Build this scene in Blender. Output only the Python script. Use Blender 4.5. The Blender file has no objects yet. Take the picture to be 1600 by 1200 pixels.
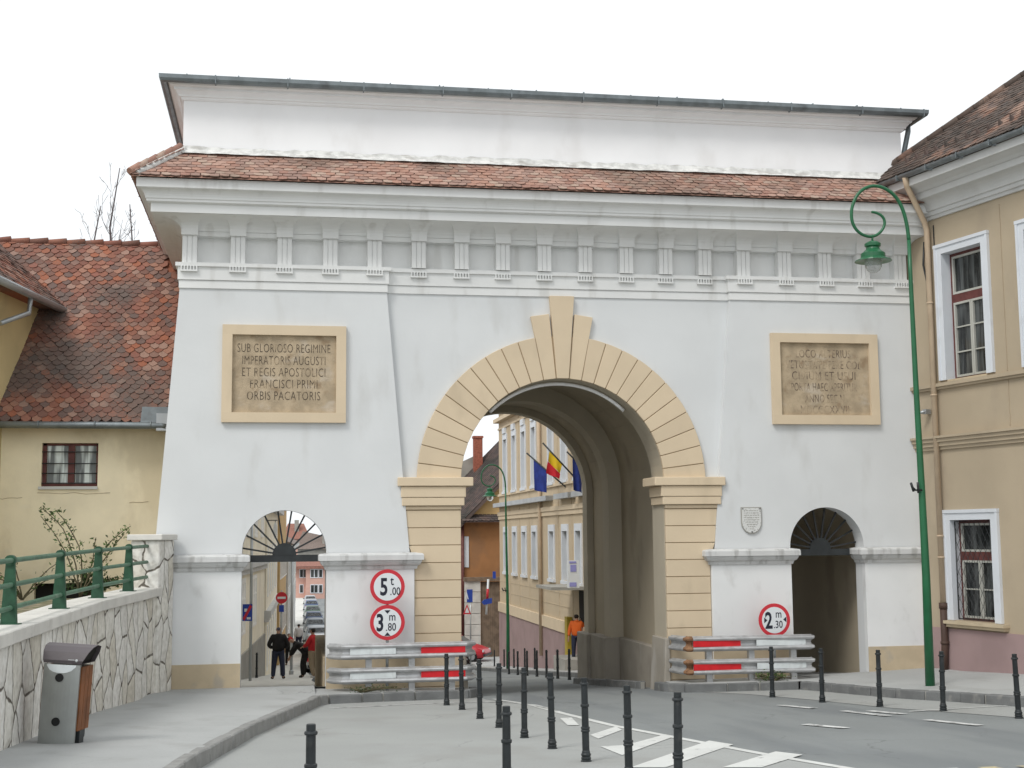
import bpy, bmesh, math, random
from mathutils import Vector, Matrix
from mathutils.geometry import tessellate_polygon
random.seed(7)
S = bpy.context.scene
COL = S.collection
R = math.radians

# ------------------------------------------------------------------ camera
CAM = Vector((0, -27.5, 3.1))
YAW, PIT, ROLL, FPX = R(9.8), math.atan(236/2100), .009, 2100.0
_f0 = Vector((math.sin(YAW), math.cos(YAW), 0)); _z = Vector((0, 0, 1))
FWD = _f0*math.cos(PIT) + _z*math.sin(PIT)
_r0 = Vector((math.cos(YAW), -math.sin(YAW), 0)); _u0 = _r0.cross(FWD)
RGT = _r0*math.cos(ROLL) - _u0*math.sin(ROLL)
UPV = _u0*math.cos(ROLL) + _r0*math.sin(ROLL)
cd = bpy.data.cameras.new('camera'); cam = bpy.data.objects.new('camera', cd); COL.objects.link(cam)
cam.matrix_world = Matrix(((RGT.x, UPV.x, -FWD.x, CAM.x), (RGT.y, UPV.y, -FWD.y, CAM.y), (RGT.z, UPV.z, -FWD.z, CAM.z), (0, 0, 0, 1)))
cd.sensor_width = 36; cd.lens = 36*FPX/1600; cd.clip_start = .1; cd.clip_end = 3000
S.camera = cam

# ------------------------------------------------------------------ sky, sun, exposure
SUN_EL, SUN_AZ = R(50), R(226)          # sun high behind the camera, a little to the left
W = bpy.data.worlds.new('World'); S.world = W; W.use_nodes = True
nt = W.node_tree; nt.nodes.clear()
sk = nt.nodes.new('ShaderNodeTexSky'); sk.sky_type = 'NISHITA'; sk.sun_disc = False
sk.sun_elevation = SUN_EL; sk.sun_rotation = SUN_AZ; sk.air_density = 1.5; sk.dust_density = 4
hs = nt.nodes.new('ShaderNodeHueSaturation'); hs.inputs['Saturation'].default_value = .12; hs.inputs['Value'].default_value = .5
mx = nt.nodes.new('ShaderNodeMix'); mx.data_type = 'RGBA'; mx.inputs[0].default_value = .75
mx.inputs[7].default_value = (11.6, 12.0, 12.3, 1)
bgn = nt.nodes.new('ShaderNodeBackground'); bgn.inputs['Strength'].default_value = .1
wo = nt.nodes.new('ShaderNodeOutputWorld')
nt.links.new(sk.outputs[0], hs.inputs['Color']); nt.links.new(hs.outputs[0], mx.inputs[6])
nt.links.new(mx.outputs[2], bgn.inputs[0]); nt.links.new(bgn.outputs[0], wo.inputs[0])
sl = bpy.data.lights.new('sun', 'SUN'); sl.energy = 1.4; sl.angle = R(18); sl.color = (1, .97, .92)
so = bpy.data.objects.new('sun', sl); COL.objects.link(so)
_sd = Vector((math.sin(SUN_AZ)*math.cos(SUN_EL), math.cos(SUN_AZ)*math.cos(SUN_EL), math.sin(SUN_EL)))
so.rotation_euler = _sd.to_track_quat('Z', 'Y').to_euler(); so.location = (-20, -30, 40)
S.view_settings.view_transform = 'Standard'; S.view_settings.look = 'None'
S.view_settings.gamma = 1; S.view_settings.exposure = .2

# ------------------------------------------------------------------ helpers
def ray(x, y): return FWD + RGT*((x-800)/FPX) - UPV*((y-600)/FPX)
def at(x, y, Y):
    d = ray(x, y); return CAM + d*((Y-CAM.y)/d.y)
def rz(Y):
    if Y < 0: return -.11 - .055*Y
    if Y < 45: return -.11 - .088*Y
    return -4.07 - .02*(Y-45)
def gnd(x, y, dz=0):
    d = ray(x, y); t = 3.0
    while t < 300:
        p = CAM + d*t
        if p.z < rz(p.y)+dz: break
        t += .01
    return p

class MB:
    def __init__(s): s.v = []; s.f = []; s.sm = []
    def add(s, vs, fs, smooth=False):
        o = len(s.v); s.v += [Vector(v) for v in vs]
        for f in fs: s.f.append([i+o for i in f]); s.sm.append(smooth)
        return s
    def box(s, x0, x1, y0, y1, z0, z1):
        return s.add([(x0,y0,z0),(x1,y0,z0),(x1,y1,z0),(x0,y1,z0),(x0,y0,z1),(x1,y0,z1),(x1,y1,z1),(x0,y1,z1)],
              [(0,3,2,1),(4,5,6,7),(0,1,5,4),(1,2,6,5),(2,3,7,6),(3,0,4,7)])
    def hexa(s, p):   # 8 corner points, ordered like box
        return s.add(p, [(0,3,2,1),(4,5,6,7),(0,1,5,4),(1,2,6,5),(2,3,7,6),(3,0,4,7)])
    def poly(s, pts): return s.add(pts, [tuple(range(len(pts)))])
    def prism(s, pts, a, b):
        """2D outline pts (x,z) extruded along Y from a to b (concave allowed)"""
        n = len(pts); ar = sum(pts[i][0]*pts[(i+1)%n][1]-pts[(i+1)%n][0]*pts[i][1] for i in range(n))
        if ar < 0: pts = pts[::-1]
        vs = [(p[0], a, p[1]) for p in pts] + [(p[0], b, p[1]) for p in pts]
        tris = tessellate_polygon([[Vector((p[0], p[1], 0)) for p in pts]])
        fs = []
        for t in tris:
            (x0,z0),(x1,z1),(x2,z2) = [pts[i] for i in t]
            if (x1-x0)*(z2-z0)-(x2-x0)*(z1-z0) < 0: t = (t[0], t[2], t[1])
            fs.append((t[0], t[1], t[2])); fs.append((t[2]+n, t[1]+n, t[0]+n))
        for i in range(n):
            j = (i+1) % n; fs.append((j, i, i+n, j+n))
        return s.add(vs, fs)
    def extr(s, pts, d):
        """planar 3D outline extruded by vector d"""
        n = len(pts); pts = [Vector(p) for p in pts]; d = Vector(d)
        tris = tessellate_polygon([pts]); fs = []
        nn = Vector((0,0,0))
        for i in range(n): nn += pts[i].cross(pts[(i+1)%n])
        flip = nn.dot(d) > 0
        for t in tris:
            tn = (pts[t[1]]-pts[t[0]]).cross(pts[t[2]]-pts[t[0]])
            if tn.dot(d) > 0: t = (t[0], t[2], t[1])
            fs.append(tuple(t)); fs.append((t[2]+n, t[1]+n, t[0]+n))
        for i in range(n):
            j = (i+1) % n; fs.append((i, j, j+n, i+n) if flip else (j, i, i+n, j+n))
        return s.add(pts + [p+d for p in pts], fs)
    def tube(s, path, r, n=10, cap=True, smooth=True):
        path = [Vector(p) for p in path]; m = len(path)
        rs = r if isinstance(r, (list, tuple)) else [r]*m
        vs = []; up = None
        for i, p in enumerate(path):
            t = (path[min(i+1, m-1)] - path[max(i-1, 0)]).normalized()
            if up is None:
                up = Vector((0,0,1)) if abs(t.z) < .9 else Vector((1,0,0))
            up = (up - t*up.dot(t)).normalized(); b = t.cross(up)
            for k in range(n):
                a = 2*math.pi*k/n; vs.append(p + (up*math.cos(a) + b*math.sin(a))*rs[i])
        fs = [(i*n+k, i*n+(k+1)%n, (i+1)*n+(k+1)%n, (i+1)*n+k) for i in range(m-1) for k in range(n)]
        s.add(vs, fs, smooth)
        if cap:
            o = len(s.v) - m*n
            s.f.append([o+k for k in range(n)][::-1]); s.sm.append(False)
            s.f.append([o+(m-1)*n+k for k in range(n)]); s.sm.append(False)
        return s
    def lathe(s, prof, c=(0,0,0), n=20, smooth=False):
        c = Vector(c); vs = []
        for r, z in prof:
            for k in range(n):
                a = 2*math.pi*k/n; vs.append(c + Vector((r*math.cos(a), r*math.sin(a), z)))
        m = len(prof)
        s.add(vs, [(i*n+k, i*n+(k+1)%n, (i+1)*n+(k+1)%n, (i+1)*n+k) for i in range(m-1) for k in range(n)], smooth)
        o = len(s.v)-m*n
        s.f.append([o+k for k in range(n)][::-1]); s.sm.append(False)
        s.f.append([o+(m-1)*n+k for k in range(n)]); s.sm.append(False)
        return s
    def sweep(s, prof, path, closed_prof=True, smooth=False, cap=True):
        """prof: list of (out, z). path: list of (x, y) seen from above; out = right-hand side of travel, mitred"""
        P = [Vector((p[0], p[1])) for p in path]; m = len(P); n = len(prof); vs = []
        zz = [p[2] if len(p) > 2 else 0 for p in path]
        for i in range(m):
            d0 = (P[i]-P[i-1]).normalized() if i else None
            d1 = (P[i+1]-P[i]).normalized() if i < m-1 else None
            if d0 is None: d0 = d1
            if d1 is None: d1 = d0
            n0 = Vector((d0.y, -d0.x)); n1 = Vector((d1.y, -d1.x)); mm = (n0+n1)
            mm = mm/ (mm.length_squared/2) if mm.length > 1e-6 else n0
            for o, z in prof:
                q = P[i] + mm*o; vs.append((q.x, q.y, z+zz[i]))
        fs = []
        for i in range(m-1):
            for k in range(n if closed_prof else n-1):
                k2 = (k+1) % n; fs.append((i*n+k, (i+1)*n+k, (i+1)*n+k2, i*n+k2))
        s.add(vs, fs, smooth)
        if cap and closed_prof:
            o = len(s.v)-m*n
            s.f.append([o+k for k in range(n)]); s.sm.append(False)
            s.f.append([o+(m-1)*n+k for k in range(n)][::-1]); s.sm.append(False)
        return s
    def xf(s, M):
        s.v = [M @ v for v in s.v]; return s
    def build(s, name, mat, parent=None, world=True, bevel=0, recalc=True):
        me = bpy.data.meshes.new(name)
        off = Vector(parent['_loc']) if (parent is not None and world) else Vector((0,0,0))
        me.from_pydata([v-off for v in s.v], [], s.f)
        for i, p in enumerate(me.polygons): p.use_smooth = s.sm[i]
        if recalc:
            bm = bmesh.new(); bm.from_mesh(me); bmesh.ops.recalc_face_normals(bm, faces=bm.faces); bm.to_mesh(me); bm.free()
        me.materials.append(mat)
        o = bpy.data.objects.new(name, me); COL.objects.link(o)
        if bevel:
            md = o.modifiers.new('bevel', 'BEVEL'); md.width = bevel; md.segments = 1; md.limit_method = 'ANGLE'; md.angle_limit = R(40)
        if parent is not None: o.parent = parent; o['_loc'] = parent['_loc']
        return o

def thing(name, label, cat, loc=(0,0,0), group=None, rotz=0):
    o = bpy.data.objects.new(name, None); o.empty_display_size = .2; COL.objects.link(o)
    o.location = loc; o.rotation_euler = (0, 0, rotz); o['_loc'] = tuple(loc)
    o['label'] = label; o['category'] = cat
    if group: o['group'] = group
    return o
def tag(o, label, cat, group=None):
    o['label'] = label; o['category'] = cat
    if group: o['group'] = group
    return o
def struct(o): o['kind'] = 'structure'; return o
KIDS = {}
def copy_tree(o, parent=None):
    c = o.copy(); COL.objects.link(c); c.parent = parent
    for ch in list(o.children): copy_tree(ch, c)
    return c
def text_mb(txt, size, sx=1.0, ext=.006, align='CENTER', bold=0, spacing=1.0):
    cu = bpy.data.curves.new('lettering', 'FONT'); cu.body = txt; cu.size = size; cu.extrude = ext; cu.align_x = align
    cu.offset = bold; cu.space_character = spacing; cu.resolution_u = 3
    to = bpy.data.objects.new('lettering', cu); COL.objects.link(to)
    me = bpy.data.meshes.new_from_object(to)
    mb = MB(); mb.add([(v.co.x*sx, v.co.y, v.co.z) for v in me.vertices], [tuple(p.vertices) for p in me.polygons])
    bpy.data.objects.remove(to); bpy.data.curves.remove(cu); bpy.data.meshes.remove(me)
    return mb
FRONT = Matrix(((1,0,0,0),(0,0,-1,0),(0,1,0,0),(0,0,0,1)))      # text plane xy -> facade plane xz facing -Y
def front_at(x, y, z): return Matrix.Translation((x, y, z)) @ FRONT

# ------------------------------------------------------------------ materials
def mat(name, col, rough=.85, var=.06, scale=1.2, bump=.08, bscale=45, stain=None, stain_amt=.5, stain_scale=(1.1,1.1,.35),
        stain_lo=.56, metal=0, spec=.3, grain=0, col2=None, c2_lo=.5, c2_scale=2.0, island=0, crack=0):
    m = bpy.data.materials.new(name); m.use_nodes = True; t = m.node_tree; N = t.nodes; L = t.links
    b = N['Principled BSDF']; b.inputs['Roughness'].default_value = rough; b.inputs['Metallic'].default_value = metal
    b.inputs['Specular IOR Level'].default_value = spec
    g = N.new('ShaderNodeNewGeometry')
    def noise(sc, det=4, vec=None):
        n = N.new('ShaderNodeTexNoise'); n.inputs['Scale'].default_value = sc; n.inputs['Detail'].default_value = det
        L.new(vec if vec else g.outputs['Position'], n.inputs['Vector']); return n
    def mixc(fac, a, bb):
        x = N.new('ShaderNodeMix'); x.data_type = 'RGBA'
        if isinstance(fac, float): x.inputs[0].default_value = fac
        else: L.new(fac, x.inputs[0])
        for v, i in ((a, 6), (bb, 7)):
            if isinstance(v, tuple): x.inputs[i].default_value = (*v[:3], 1)
            else: L.new(v, x.inputs[i])
        return x.outputs[2]
    def ramp(src, lo, hi):
        r = N.new('ShaderNodeMapRange'); r.inputs[1].default_value = lo; r.inputs[2].default_value = hi
        r.interpolation_type = 'SMOOTHSTEP'; L.new(src, r.inputs[0]); return r.outputs[0]
    lo = tuple(c*(1-var) for c in col); hi = tuple(min(1, c*(1+var)) for c in col)
    c = mixc(ramp(noise(scale).outputs[0], .35, .65), lo, hi)
    if col2: c = mixc(ramp(noise(c2_scale, 6).outputs[0], c2_lo, c2_lo+.14), c, col2)
    if grain: c = mixc(ramp(noise(170, 2).outputs[0], .3, .7), c, tuple(x*(1-grain) for x in col))
    if stain:
        mp = N.new('ShaderNodeMapping'); mp.inputs['Scale'].default_value = stain_scale; L.new(g.outputs['Position'], mp.inputs[0])
        n = noise(1.0, 7, mp.outputs[0]); r = ramp(n.outputs[0], stain_lo, stain_lo+.16)
        mul = N.new('ShaderNodeMath'); mul.operation = 'MULTIPLY'; mul.inputs[1].default_value = stain_amt; L.new(r, mul.inputs[0])
        c = mixc(mul.outputs[0], c, stain)
    L.new(c, b.inputs['Base Color'])
    if island:
        mr = N.new('ShaderNodeMapRange'); mr.inputs[3].default_value = 1-island; mr.inputs[4].default_value = 1+island; L.new(g.outputs['Random Per Island'], mr.inputs[0])
        vm = N.new('ShaderNodeVectorMath'); vm.operation = 'SCALE'; L.new(c, vm.inputs[0]); L.new(mr.outputs[0], vm.inputs['Scale']); c = vm.outputs[0]
    if crack:
        wn = noise(1.3, 5); vv = N.new('ShaderNodeVectorMath'); vv.operation = 'MULTIPLY_ADD'; vv.inputs[1].default_value = (.9,.9,.9); L.new(wn.outputs['Color'], vv.inputs[0]); L.new(g.outputs['Position'], vv.inputs[2])
        vo = N.new('ShaderNodeTexVoronoi'); vo.feature = 'DISTANCE_TO_EDGE'; vo.inputs['Scale'].default_value = crack; L.new(vv.outputs[0], vo.inputs['Vector'])
        r1 = N.new('ShaderNodeMapRange'); r1.inputs[1].default_value = 0; r1.inputs[2].default_value = .006; r1.inputs[3].default_value = 1; r1.inputs[4].default_value = 0; L.new(vo.outputs['Distance'], r1.inputs[0])
        r2 = ramp(noise(.5, 3).outputs[0], .5, .6); mm = N.new('ShaderNodeMath'); mm.operation = 'MULTIPLY'; L.new(r1.outputs[0], mm.inputs[0]); L.new(r2, mm.inputs[1])
        m3 = N.new('ShaderNodeMath'); m3.operation = 'MULTIPLY'; m3.inputs[1].default_value = .55; L.new(mm.outputs[0], m3.inputs[0])
        c = mixc(m3.outputs[0], c, tuple(x*.45 for x in col))
        sp2 = ramp(noise(24, 2).outputs[0], .66, .72); m4 = N.new('ShaderNodeMath'); m4.operation = 'MULTIPLY'; m4.inputs[1].default_value = .35; L.new(sp2, m4.inputs[0])
        c = mixc(m4.outputs[0], c, tuple(x*.55 for x in col))
    if island or crack: L.new(c, b.inputs['Base Color'])
    if bump:
        bp = N.new('ShaderNodeBump'); bp.inputs['Strength'].default_value = bump; bp.inputs['Distance'].default_value = .02
        L.new(noise(bscale, 5).outputs[0], bp.inputs['Height']); L.new(bp.outputs[0], b.inputs['Normal'])
    m['_c'] = 1
    return m
def tile_mat(name, cols, moss=(.05,.05,.045), moss_lo=.5, moss_amt=.7, moss_scale=.8):
    m = bpy.data.materials.new(name); m.use_nodes = True; t = m.node_tree; N = t.nodes; L = t.links
    b = N['Principled BSDF']; b.inputs['Roughness'].default_value = .9; b.inputs['Specular IOR Level'].default_value = .2
    g = N.new('ShaderNodeNewGeometry'); cr = N.new('ShaderNodeValToRGB'); cr.color_ramp.interpolation = 'CONSTANT'
    e = cr.color_ramp.elements
    while len(e) < len(cols): e.new(.5)
    for i, c in enumerate(cols): e[i].position = i/len(cols); e[i].color = (*c, 1)
    L.new(g.outputs['Random Per Island'], cr.inputs[0])
    n = N.new('ShaderNodeTexNoise'); n.inputs['Scale'].default_value = moss_scale; n.inputs['Detail'].default_value = 5
    L.new(g.outputs['Position'], n.inputs['Vector'])
    n2 = N.new('ShaderNodeTexNoise'); n2.inputs['Scale'].default_value = 22; n2.inputs['Detail'].default_value = 4
    L.new(g.outputs['Position'], n2.inputs['Vector'])
    ad = N.new('ShaderNodeMath'); ad.operation = 'MULTIPLY_ADD'; ad.inputs[1].default_value = .25
    L.new(n2.outputs[0], ad.inputs[0]); L.new(n.outputs[0], ad.inputs[2])
    r = N.new('ShaderNodeMapRange'); r.inputs[1].default_value = moss_lo+.125; r.inputs[2].default_value = moss_lo+.25; r.inputs[4].default_value = moss_amt
    L.new(ad.outputs[0], r.inputs[0])
    x = N.new('ShaderNodeMix'); x.data_type = 'RGBA'; L.new(r.outputs[0], x.inputs[0]); L.new(cr.outputs[0], x.inputs[6]); x.inputs[7].default_value = (*moss, 1)
    x2 = N.new('ShaderNodeMix'); x2.data_type = 'RGBA'; x2.blend_type = 'MULTIPLY'; x2.inputs[0].default_value = .5
    L.new(x.outputs[2], x2.inputs[6]); cr2 = N.new('ShaderNodeValToRGB'); cr2.color_ramp.elements[0].color = (.5,.5,.5,1); cr2.color_ramp.elements[1].color = (1.4,1.4,1.4,1)
    L.new(n2.outputs[0], cr2.inputs[0]); L.new(cr2.outputs[0], x2.inputs[7])
    L.new(x2.outputs[2], b.inputs['Base Color'])
    bp = N.new('ShaderNodeBump'); bp.inputs['Strength'].default_value = .3; bp.inputs['Distance'].default_value = .01
    L.new(n2.outputs[0], bp.inputs['Height']); L.new(bp.outputs[0], b.inputs['Normal'])
    return m
def stone_mat():
    m = bpy.data.materials.new('crazy_stone'); m.use_nodes = True; t = m.node_tree; N = t.nodes; L = t.links
    b = N['Principled BSDF']; b.inputs['Roughness'].default_value = .9; b.inputs['Specular IOR Level'].default_value = .2
    g = N.new('ShaderNodeNewGeometry'); sp = N.new('ShaderNodeSeparateXYZ'); L.new(g.outputs['Position'], sp.inputs[0])
    ad = N.new('ShaderNodeMath'); ad.operation = 'ADD'; L.new(sp.outputs[0], ad.inputs[0]); L.new(sp.outputs[1], ad.inputs[1])
    nz = N.new('ShaderNodeTexNoise'); nz.inputs['Scale'].default_value = 2.6; nz.inputs['Detail'].default_value = 3; L.new(g.outputs['Position'], nz.inputs['Vector'])
    m1 = N.new('ShaderNodeMath'); m1.operation = 'MULTIPLY_ADD'; m1.inputs[1].default_value = .22; L.new(nz.outputs[0], m1.inputs[0])
    ms = N.new('ShaderNodeMath'); ms.operation = 'MULTIPLY'; ms.inputs[1].default_value = .92; L.new(ad.outputs[0], ms.inputs[0]); L.new(ms.outputs[0], m1.inputs[2])
    zs = N.new('ShaderNodeMath'); zs.operation = 'MULTIPLY'; zs.inputs[1].default_value = .62; L.new(sp.outputs[2], zs.inputs[0])
    cb = N.new('ShaderNodeCombineXYZ'); L.new(m1.outputs[0], cb.inputs[0]); L.new(zs.outputs[0], cb.inputs[1])
    def vor(feature):
        v = N.new('ShaderNodeTexVoronoi'); v.voronoi_dimensions = '2D'; v.feature = feature; v.inputs['Scale'].default_value = 2.25
        L.new(cb.outputs[0], v.inputs['Vector']); return v
    ve = vor('DISTANCE_TO_EDGE'); vc = vor('F1')
    hv = N.new('ShaderNodeSeparateColor'); L.new(vc.outputs['Color'], hv.inputs[0])
    cr = N.new('ShaderNodeValToRGB'); e = cr.color_ramp.elements; e[0].color = (.60,.565,.49,1); e[1].color = (.80,.785,.745,1)
    q = e.new(.35); q.color = (.73,.71,.655,1); q = e.new(.7); q.color = (.69,.675,.64,1)
    L.new(hv.outputs[0], cr.inputs[0])
    n2 = N.new('ShaderNodeTexNoise'); n2.inputs['Scale'].default_value = 9; n2.inputs['Detail'].default_value = 6; L.new(g.outputs['Position'], n2.inputs['Vector'])
    xx = N.new('ShaderNodeMix'); xx.data_type = 'RGBA'; xx.blend_type = 'MULTIPLY'; xx.inputs[0].default_value = .55
    c2 = N.new('ShaderNodeValToRGB'); c2.color_ramp.elements[0].position = .3; c2.color_ramp.elements[0].color = (.62,.6,.56,1); c2.color_ramp.elements[1].position = .6; c2.color_ramp.elements[1].color = (1.1,1.1,1.1,1)
    L.new(n2.outputs[0], c2.inputs[0]); L.new(cr.outputs[0], xx.inputs[6]); L.new(c2.outputs[0], xx.inputs[7])
    # joints of uneven width
    thr = N.new('ShaderNodeMath'); thr.operation = 'MULTIPLY_ADD'; thr.inputs[1].default_value = .095; thr.inputs[2].default_value = -.022; L.new(n2.outputs[0], thr.inputs[0])
    df = N.new('ShaderNodeMath'); df.operation = 'SUBTRACT'; L.new(ve.outputs['Distance'], df.inputs[0]); L.new(thr.outputs[0], df.inputs[1])
    mr = N.new('ShaderNodeMapRange'); mr.inputs[1].default_value = -.012; mr.inputs[2].default_value = .012; L.new(df.outputs[0], mr.inputs[0])
    fm = N.new('ShaderNodeMix'); fm.data_type = 'RGBA'; L.new(mr.outputs[0], fm.inputs[0]); fm.inputs[6].default_value = (.13,.115,.095,1); L.new(xx.outputs[2], fm.inputs[7])
    L.new(fm.outputs[2], b.inputs['Base Color'])
    hr = N.new('ShaderNodeMapRange'); hr.inputs[1].default_value = 0; hr.inputs[2].default_value = .12; L.new(ve.outputs['Distance'], hr.inputs[0])
    ha = N.new('ShaderNodeMath'); ha.operation = 'MULTIPLY_ADD'; ha.inputs[1].default_value = .35; L.new(n2.outputs[0], ha.inputs[0]); L.new(hr.outputs[0], ha.inputs[2])
    bp = N.new('ShaderNodeBump'); bp.inputs['Strength'].default_value = .55; bp.inputs['Distance'].default_value = .04
    L.new(ha.outputs[0], bp.inputs['Height']); L.new(bp.outputs[0], b.inputs['Normal'])
    return m
def text_mat(name, ink, base, lo=.45, amt=1.0, scale=5):
    m = mat(name, ink, var=0, bump=0, col2=base, c2_lo=lo, c2_scale=scale); return m
def glass_mat(name, col=(.03,.035,.035), rough=.08):
    m = bpy.data.materials.new(name); m.use_nodes = True; b = m.node_tree.nodes['Principled BSDF']
    N = m.node_tree.nodes; L = m.node_tree.links
    g = N.new('ShaderNodeNewGeometry'); n = N.new('ShaderNodeTexNoise'); n.inputs['Scale'].default_value = 1.6
    mp = N.new('ShaderNodeMapping'); mp.inputs['Scale'].default_value = (5,5,.45); L.new(g.outputs['Position'], mp.inputs[0]); L.new(mp.outputs[0], n.inputs['Vector'])
    cr = N.new('ShaderNodeValToRGB'); cr.color_ramp.elements[0].position = .45; cr.color_ramp.elements[1].position = .62
    cr.color_ramp.elements[0].color = (*[c*.5 for c in col], 1); cr.color_ramp.elements[1].color = (*[c*2.6 for c in col], 1)
    L.new(n.outputs[0], cr.inputs[0]); L.new(cr.outputs[0], b.inputs['Base Color'])
    bp = N.new('ShaderNodeBump'); bp.inputs['Strength'].default_value = .04; bp.inputs['Distance'].default_value = .05
    L.new(n.outputs[0], bp.inputs['Height']); L.new(bp.outputs[0], b.inputs['Normal'])
    b.inputs['Roughness'].default_value = rough; b.inputs['Specular IOR Level'].default_value = .5
    return m
M = {}
M['white'] = mat('white_plaster', (.665,.68,.685), var=.025, scale=.7, stain=(.49,.485,.465), stain_amt=.38, stain_lo=.55, stain_scale=(1.3,1.3,.45), bump=.07, bscale=14)
M['white_ped'] = mat('pedestal_plaster', (.75,.76,.76), var=.03, scale=.8, stain=(.40,.39,.37), stain_amt=.35, stain_lo=.57, stain_scale=(2.2,2.2,1.2), bump=.06, bscale=14)
M['ledge'] = mat('ledge_plaster', (.60,.605,.60), var=.05, scale=2.5, stain=(.27,.265,.25), stain_amt=.55, stain_lo=.5, stain_scale=(5,5,.8), bump=.1, bscale=25)
M['cornice'] = mat('cornice_plaster', (.76,.765,.755), var=.025, scale=1.2, stain=(.50,.49,.46), stain_amt=.4, stain_lo=.55, stain_scale=(3,3,.5), bump=.05, bscale=18)
M['attic'] = mat('attic_plaster', (.88,.88,.885), var=.025, scale=.8, stain=(.64,.62,.60), stain_amt=.3, stain_lo=.55, stain_scale=(.9,.9,.5), bump=.05, bscale=14)
M['mortar'] = mat('mortar', (.62,.62,.60), var=.15, scale=6, stain=(.35,.33,.30), stain_amt=.6, stain_lo=.53, stain_scale=(2.5,2.5,6), bump=.5, bscale=18)
M['beige'] = mat('beige_paint', (.64,.525,.375), var=.025, scale=1.3, stain=(.50,.41,.29), stain_amt=.4, stain_scale=(1.6,1.6,.6), bump=.05, bscale=25, island=.035)
M['groove'] = mat('groove_paint', (.37,.275,.175), var=.1, bump=0)
M['plinth'] = mat('plinth_paint', (.52,.43,.30), var=.06, scale=2.5, stain=(.36,.33,.29), stain_amt=.7, stain_lo=.55, stain_scale=(2.3,2.3,2.2), bump=.12, bscale=22)
M['rib'] = mat('rib_lit_paint', (.47,.42,.33), var=.04, scale=.9, stain=(.33,.29,.22), stain_amt=.4, stain_scale=(.9,.9,.5), bump=.06, bscale=14)  # lighter, greyer than the passage paint; light from the openings put into the colour
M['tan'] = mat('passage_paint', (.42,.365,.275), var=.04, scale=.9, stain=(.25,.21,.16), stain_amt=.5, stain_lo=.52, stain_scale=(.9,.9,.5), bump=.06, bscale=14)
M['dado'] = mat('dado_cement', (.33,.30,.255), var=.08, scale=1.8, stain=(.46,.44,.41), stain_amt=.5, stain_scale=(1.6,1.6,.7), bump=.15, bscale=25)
M['panelstone'] = mat('panel_stone', (.42,.335,.23), var=.14, scale=3.5, stain=(.56,.50,.42), stain_amt=.55, stain_lo=.54, stain_scale=(1.7,1.7,2.5), bump=.35, bscale=24, col2=(.30,.22,.14), c2_lo=.57, c2_scale=3.0)
M['ink'] = text_mat('carved_ink', (.08,.062,.047), (.36,.28,.19), lo=.52, scale=5.5)
M['ink_worn'] = text_mat('carved_ink_worn', (.13,.10,.078), (.42,.335,.235), lo=.42, scale=4.5)
M['metal_gutter'] = mat('zinc_gutter', (.20,.225,.235), rough=.45, var=.12, scale=4, metal=.6, bump=.05, stain=(.11,.115,.12), stain_amt=.6, stain_scale=(3,3,3))
M['zinc'] = mat('pale_zinc', (.42,.44,.45), rough=.4, var=.08, metal=.6, bump=.03)
M['green'] = mat('green_enamel', (.012,.115,.045), rough=.35, var=.08, scale=3, bump=.03, spec=.5)
M['green_post'] = mat('green_post_paint', (.02,.075,.04), rough=.5, var=.2, scale=6, bump=.08, spec=.4)
M['green_rail'] = mat('green_rail_paint', (.07,.16,.10), rough=.5, var=.15, scale=5, bump=.08, stain=(.25,.33,.25), stain_amt=.4, stain_scale=(6,6,6), spec=.4)
M['iron'] = mat('black_iron', (.022,.026,.028), rough=.42, var=.2, scale=6, bump=.06, spec=.5)
M['bollard'] = mat('bollard_paint', (.016,.020,.022), rough=.38, var=.2, scale=9, bump=.05, spec=.5, stain=(.07,.07,.065), stain_amt=.4, stain_scale=(9,9,6), stain_lo=.58)
M['steel'] = mat('galvanised_steel', (.47,.475,.48), rough=.45, var=.12, scale=5, metal=.5, bump=.05, stain=(.24,.23,.22), stain_amt=.5, stain_scale=(3,3,9))
M['rust'] = mat('rusty_steel', (.24,.13,.07), rough=.85, var=.3, scale=14, bump=.3)
M['red'] = mat('red_reflector', (.60,.018,.025), rough=.45, var=.08, scale=6, bump=.02)
M['redsign'] = mat('sign_red', (.56,.035,.05), rough=.4, var=.04, bump=0)
M['whitepanel'] = mat('white_reflector', (.66,.70,.71), rough=.45, var=.05, scale=6, stain=(.45,.46,.45), stain_amt=.4, stain_scale=(12,2,2), bump=.02)
M['signwhite'] = mat('sign_white', (.70,.73,.75), rough=.4, var=.02, bump=0)
M['signblack'] = mat('sign_black', (.018,.02,.035), rough=.5, var=.02, bump=0)
M['signblue'] = mat('sign_blue', (.03,.07,.36), rough=.4, var=.05, bump=0)
M['road'] = mat('road_asphalt', (.235,.25,.25), rough=.9, var=.10, scale=.35, bump=.25, bscale=120, grain=.12, stain=(.165,.178,.185), stain_amt=.7, stain_scale=(.75,.12,1), stain_lo=.47, crack=.3)
M['plaza'] = mat('plaza_asphalt', (.355,.365,.355), rough=.9, var=.07, scale=.5, bump=.25, bscale=120, grain=.10, stain=(.285,.285,.27), stain_amt=.5, stain_scale=(.8,.5,1), stain_lo=.53, crack=.33)
M['pave'] = mat('pavement_asphalt', (.42,.43,.425), rough=.9, var=.09, scale=.6, bump=.25, bscale=110, grain=.12, stain=(.30,.30,.29), stain_amt=.5, stain_scale=(1.2,.8,1), stain_lo=.52, crack=.4)
M['ground'] = mat('dusty_ground', (.22,.21,.19), rough=.95, var=.12, bump=.2)
M['paint'] = mat('road_paint', (.60,.61,.59), rough=.8, var=.05, bump=.1, bscale=90, col2=(.30,.305,.30), c2_lo=.60, c2_scale=7)
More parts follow.
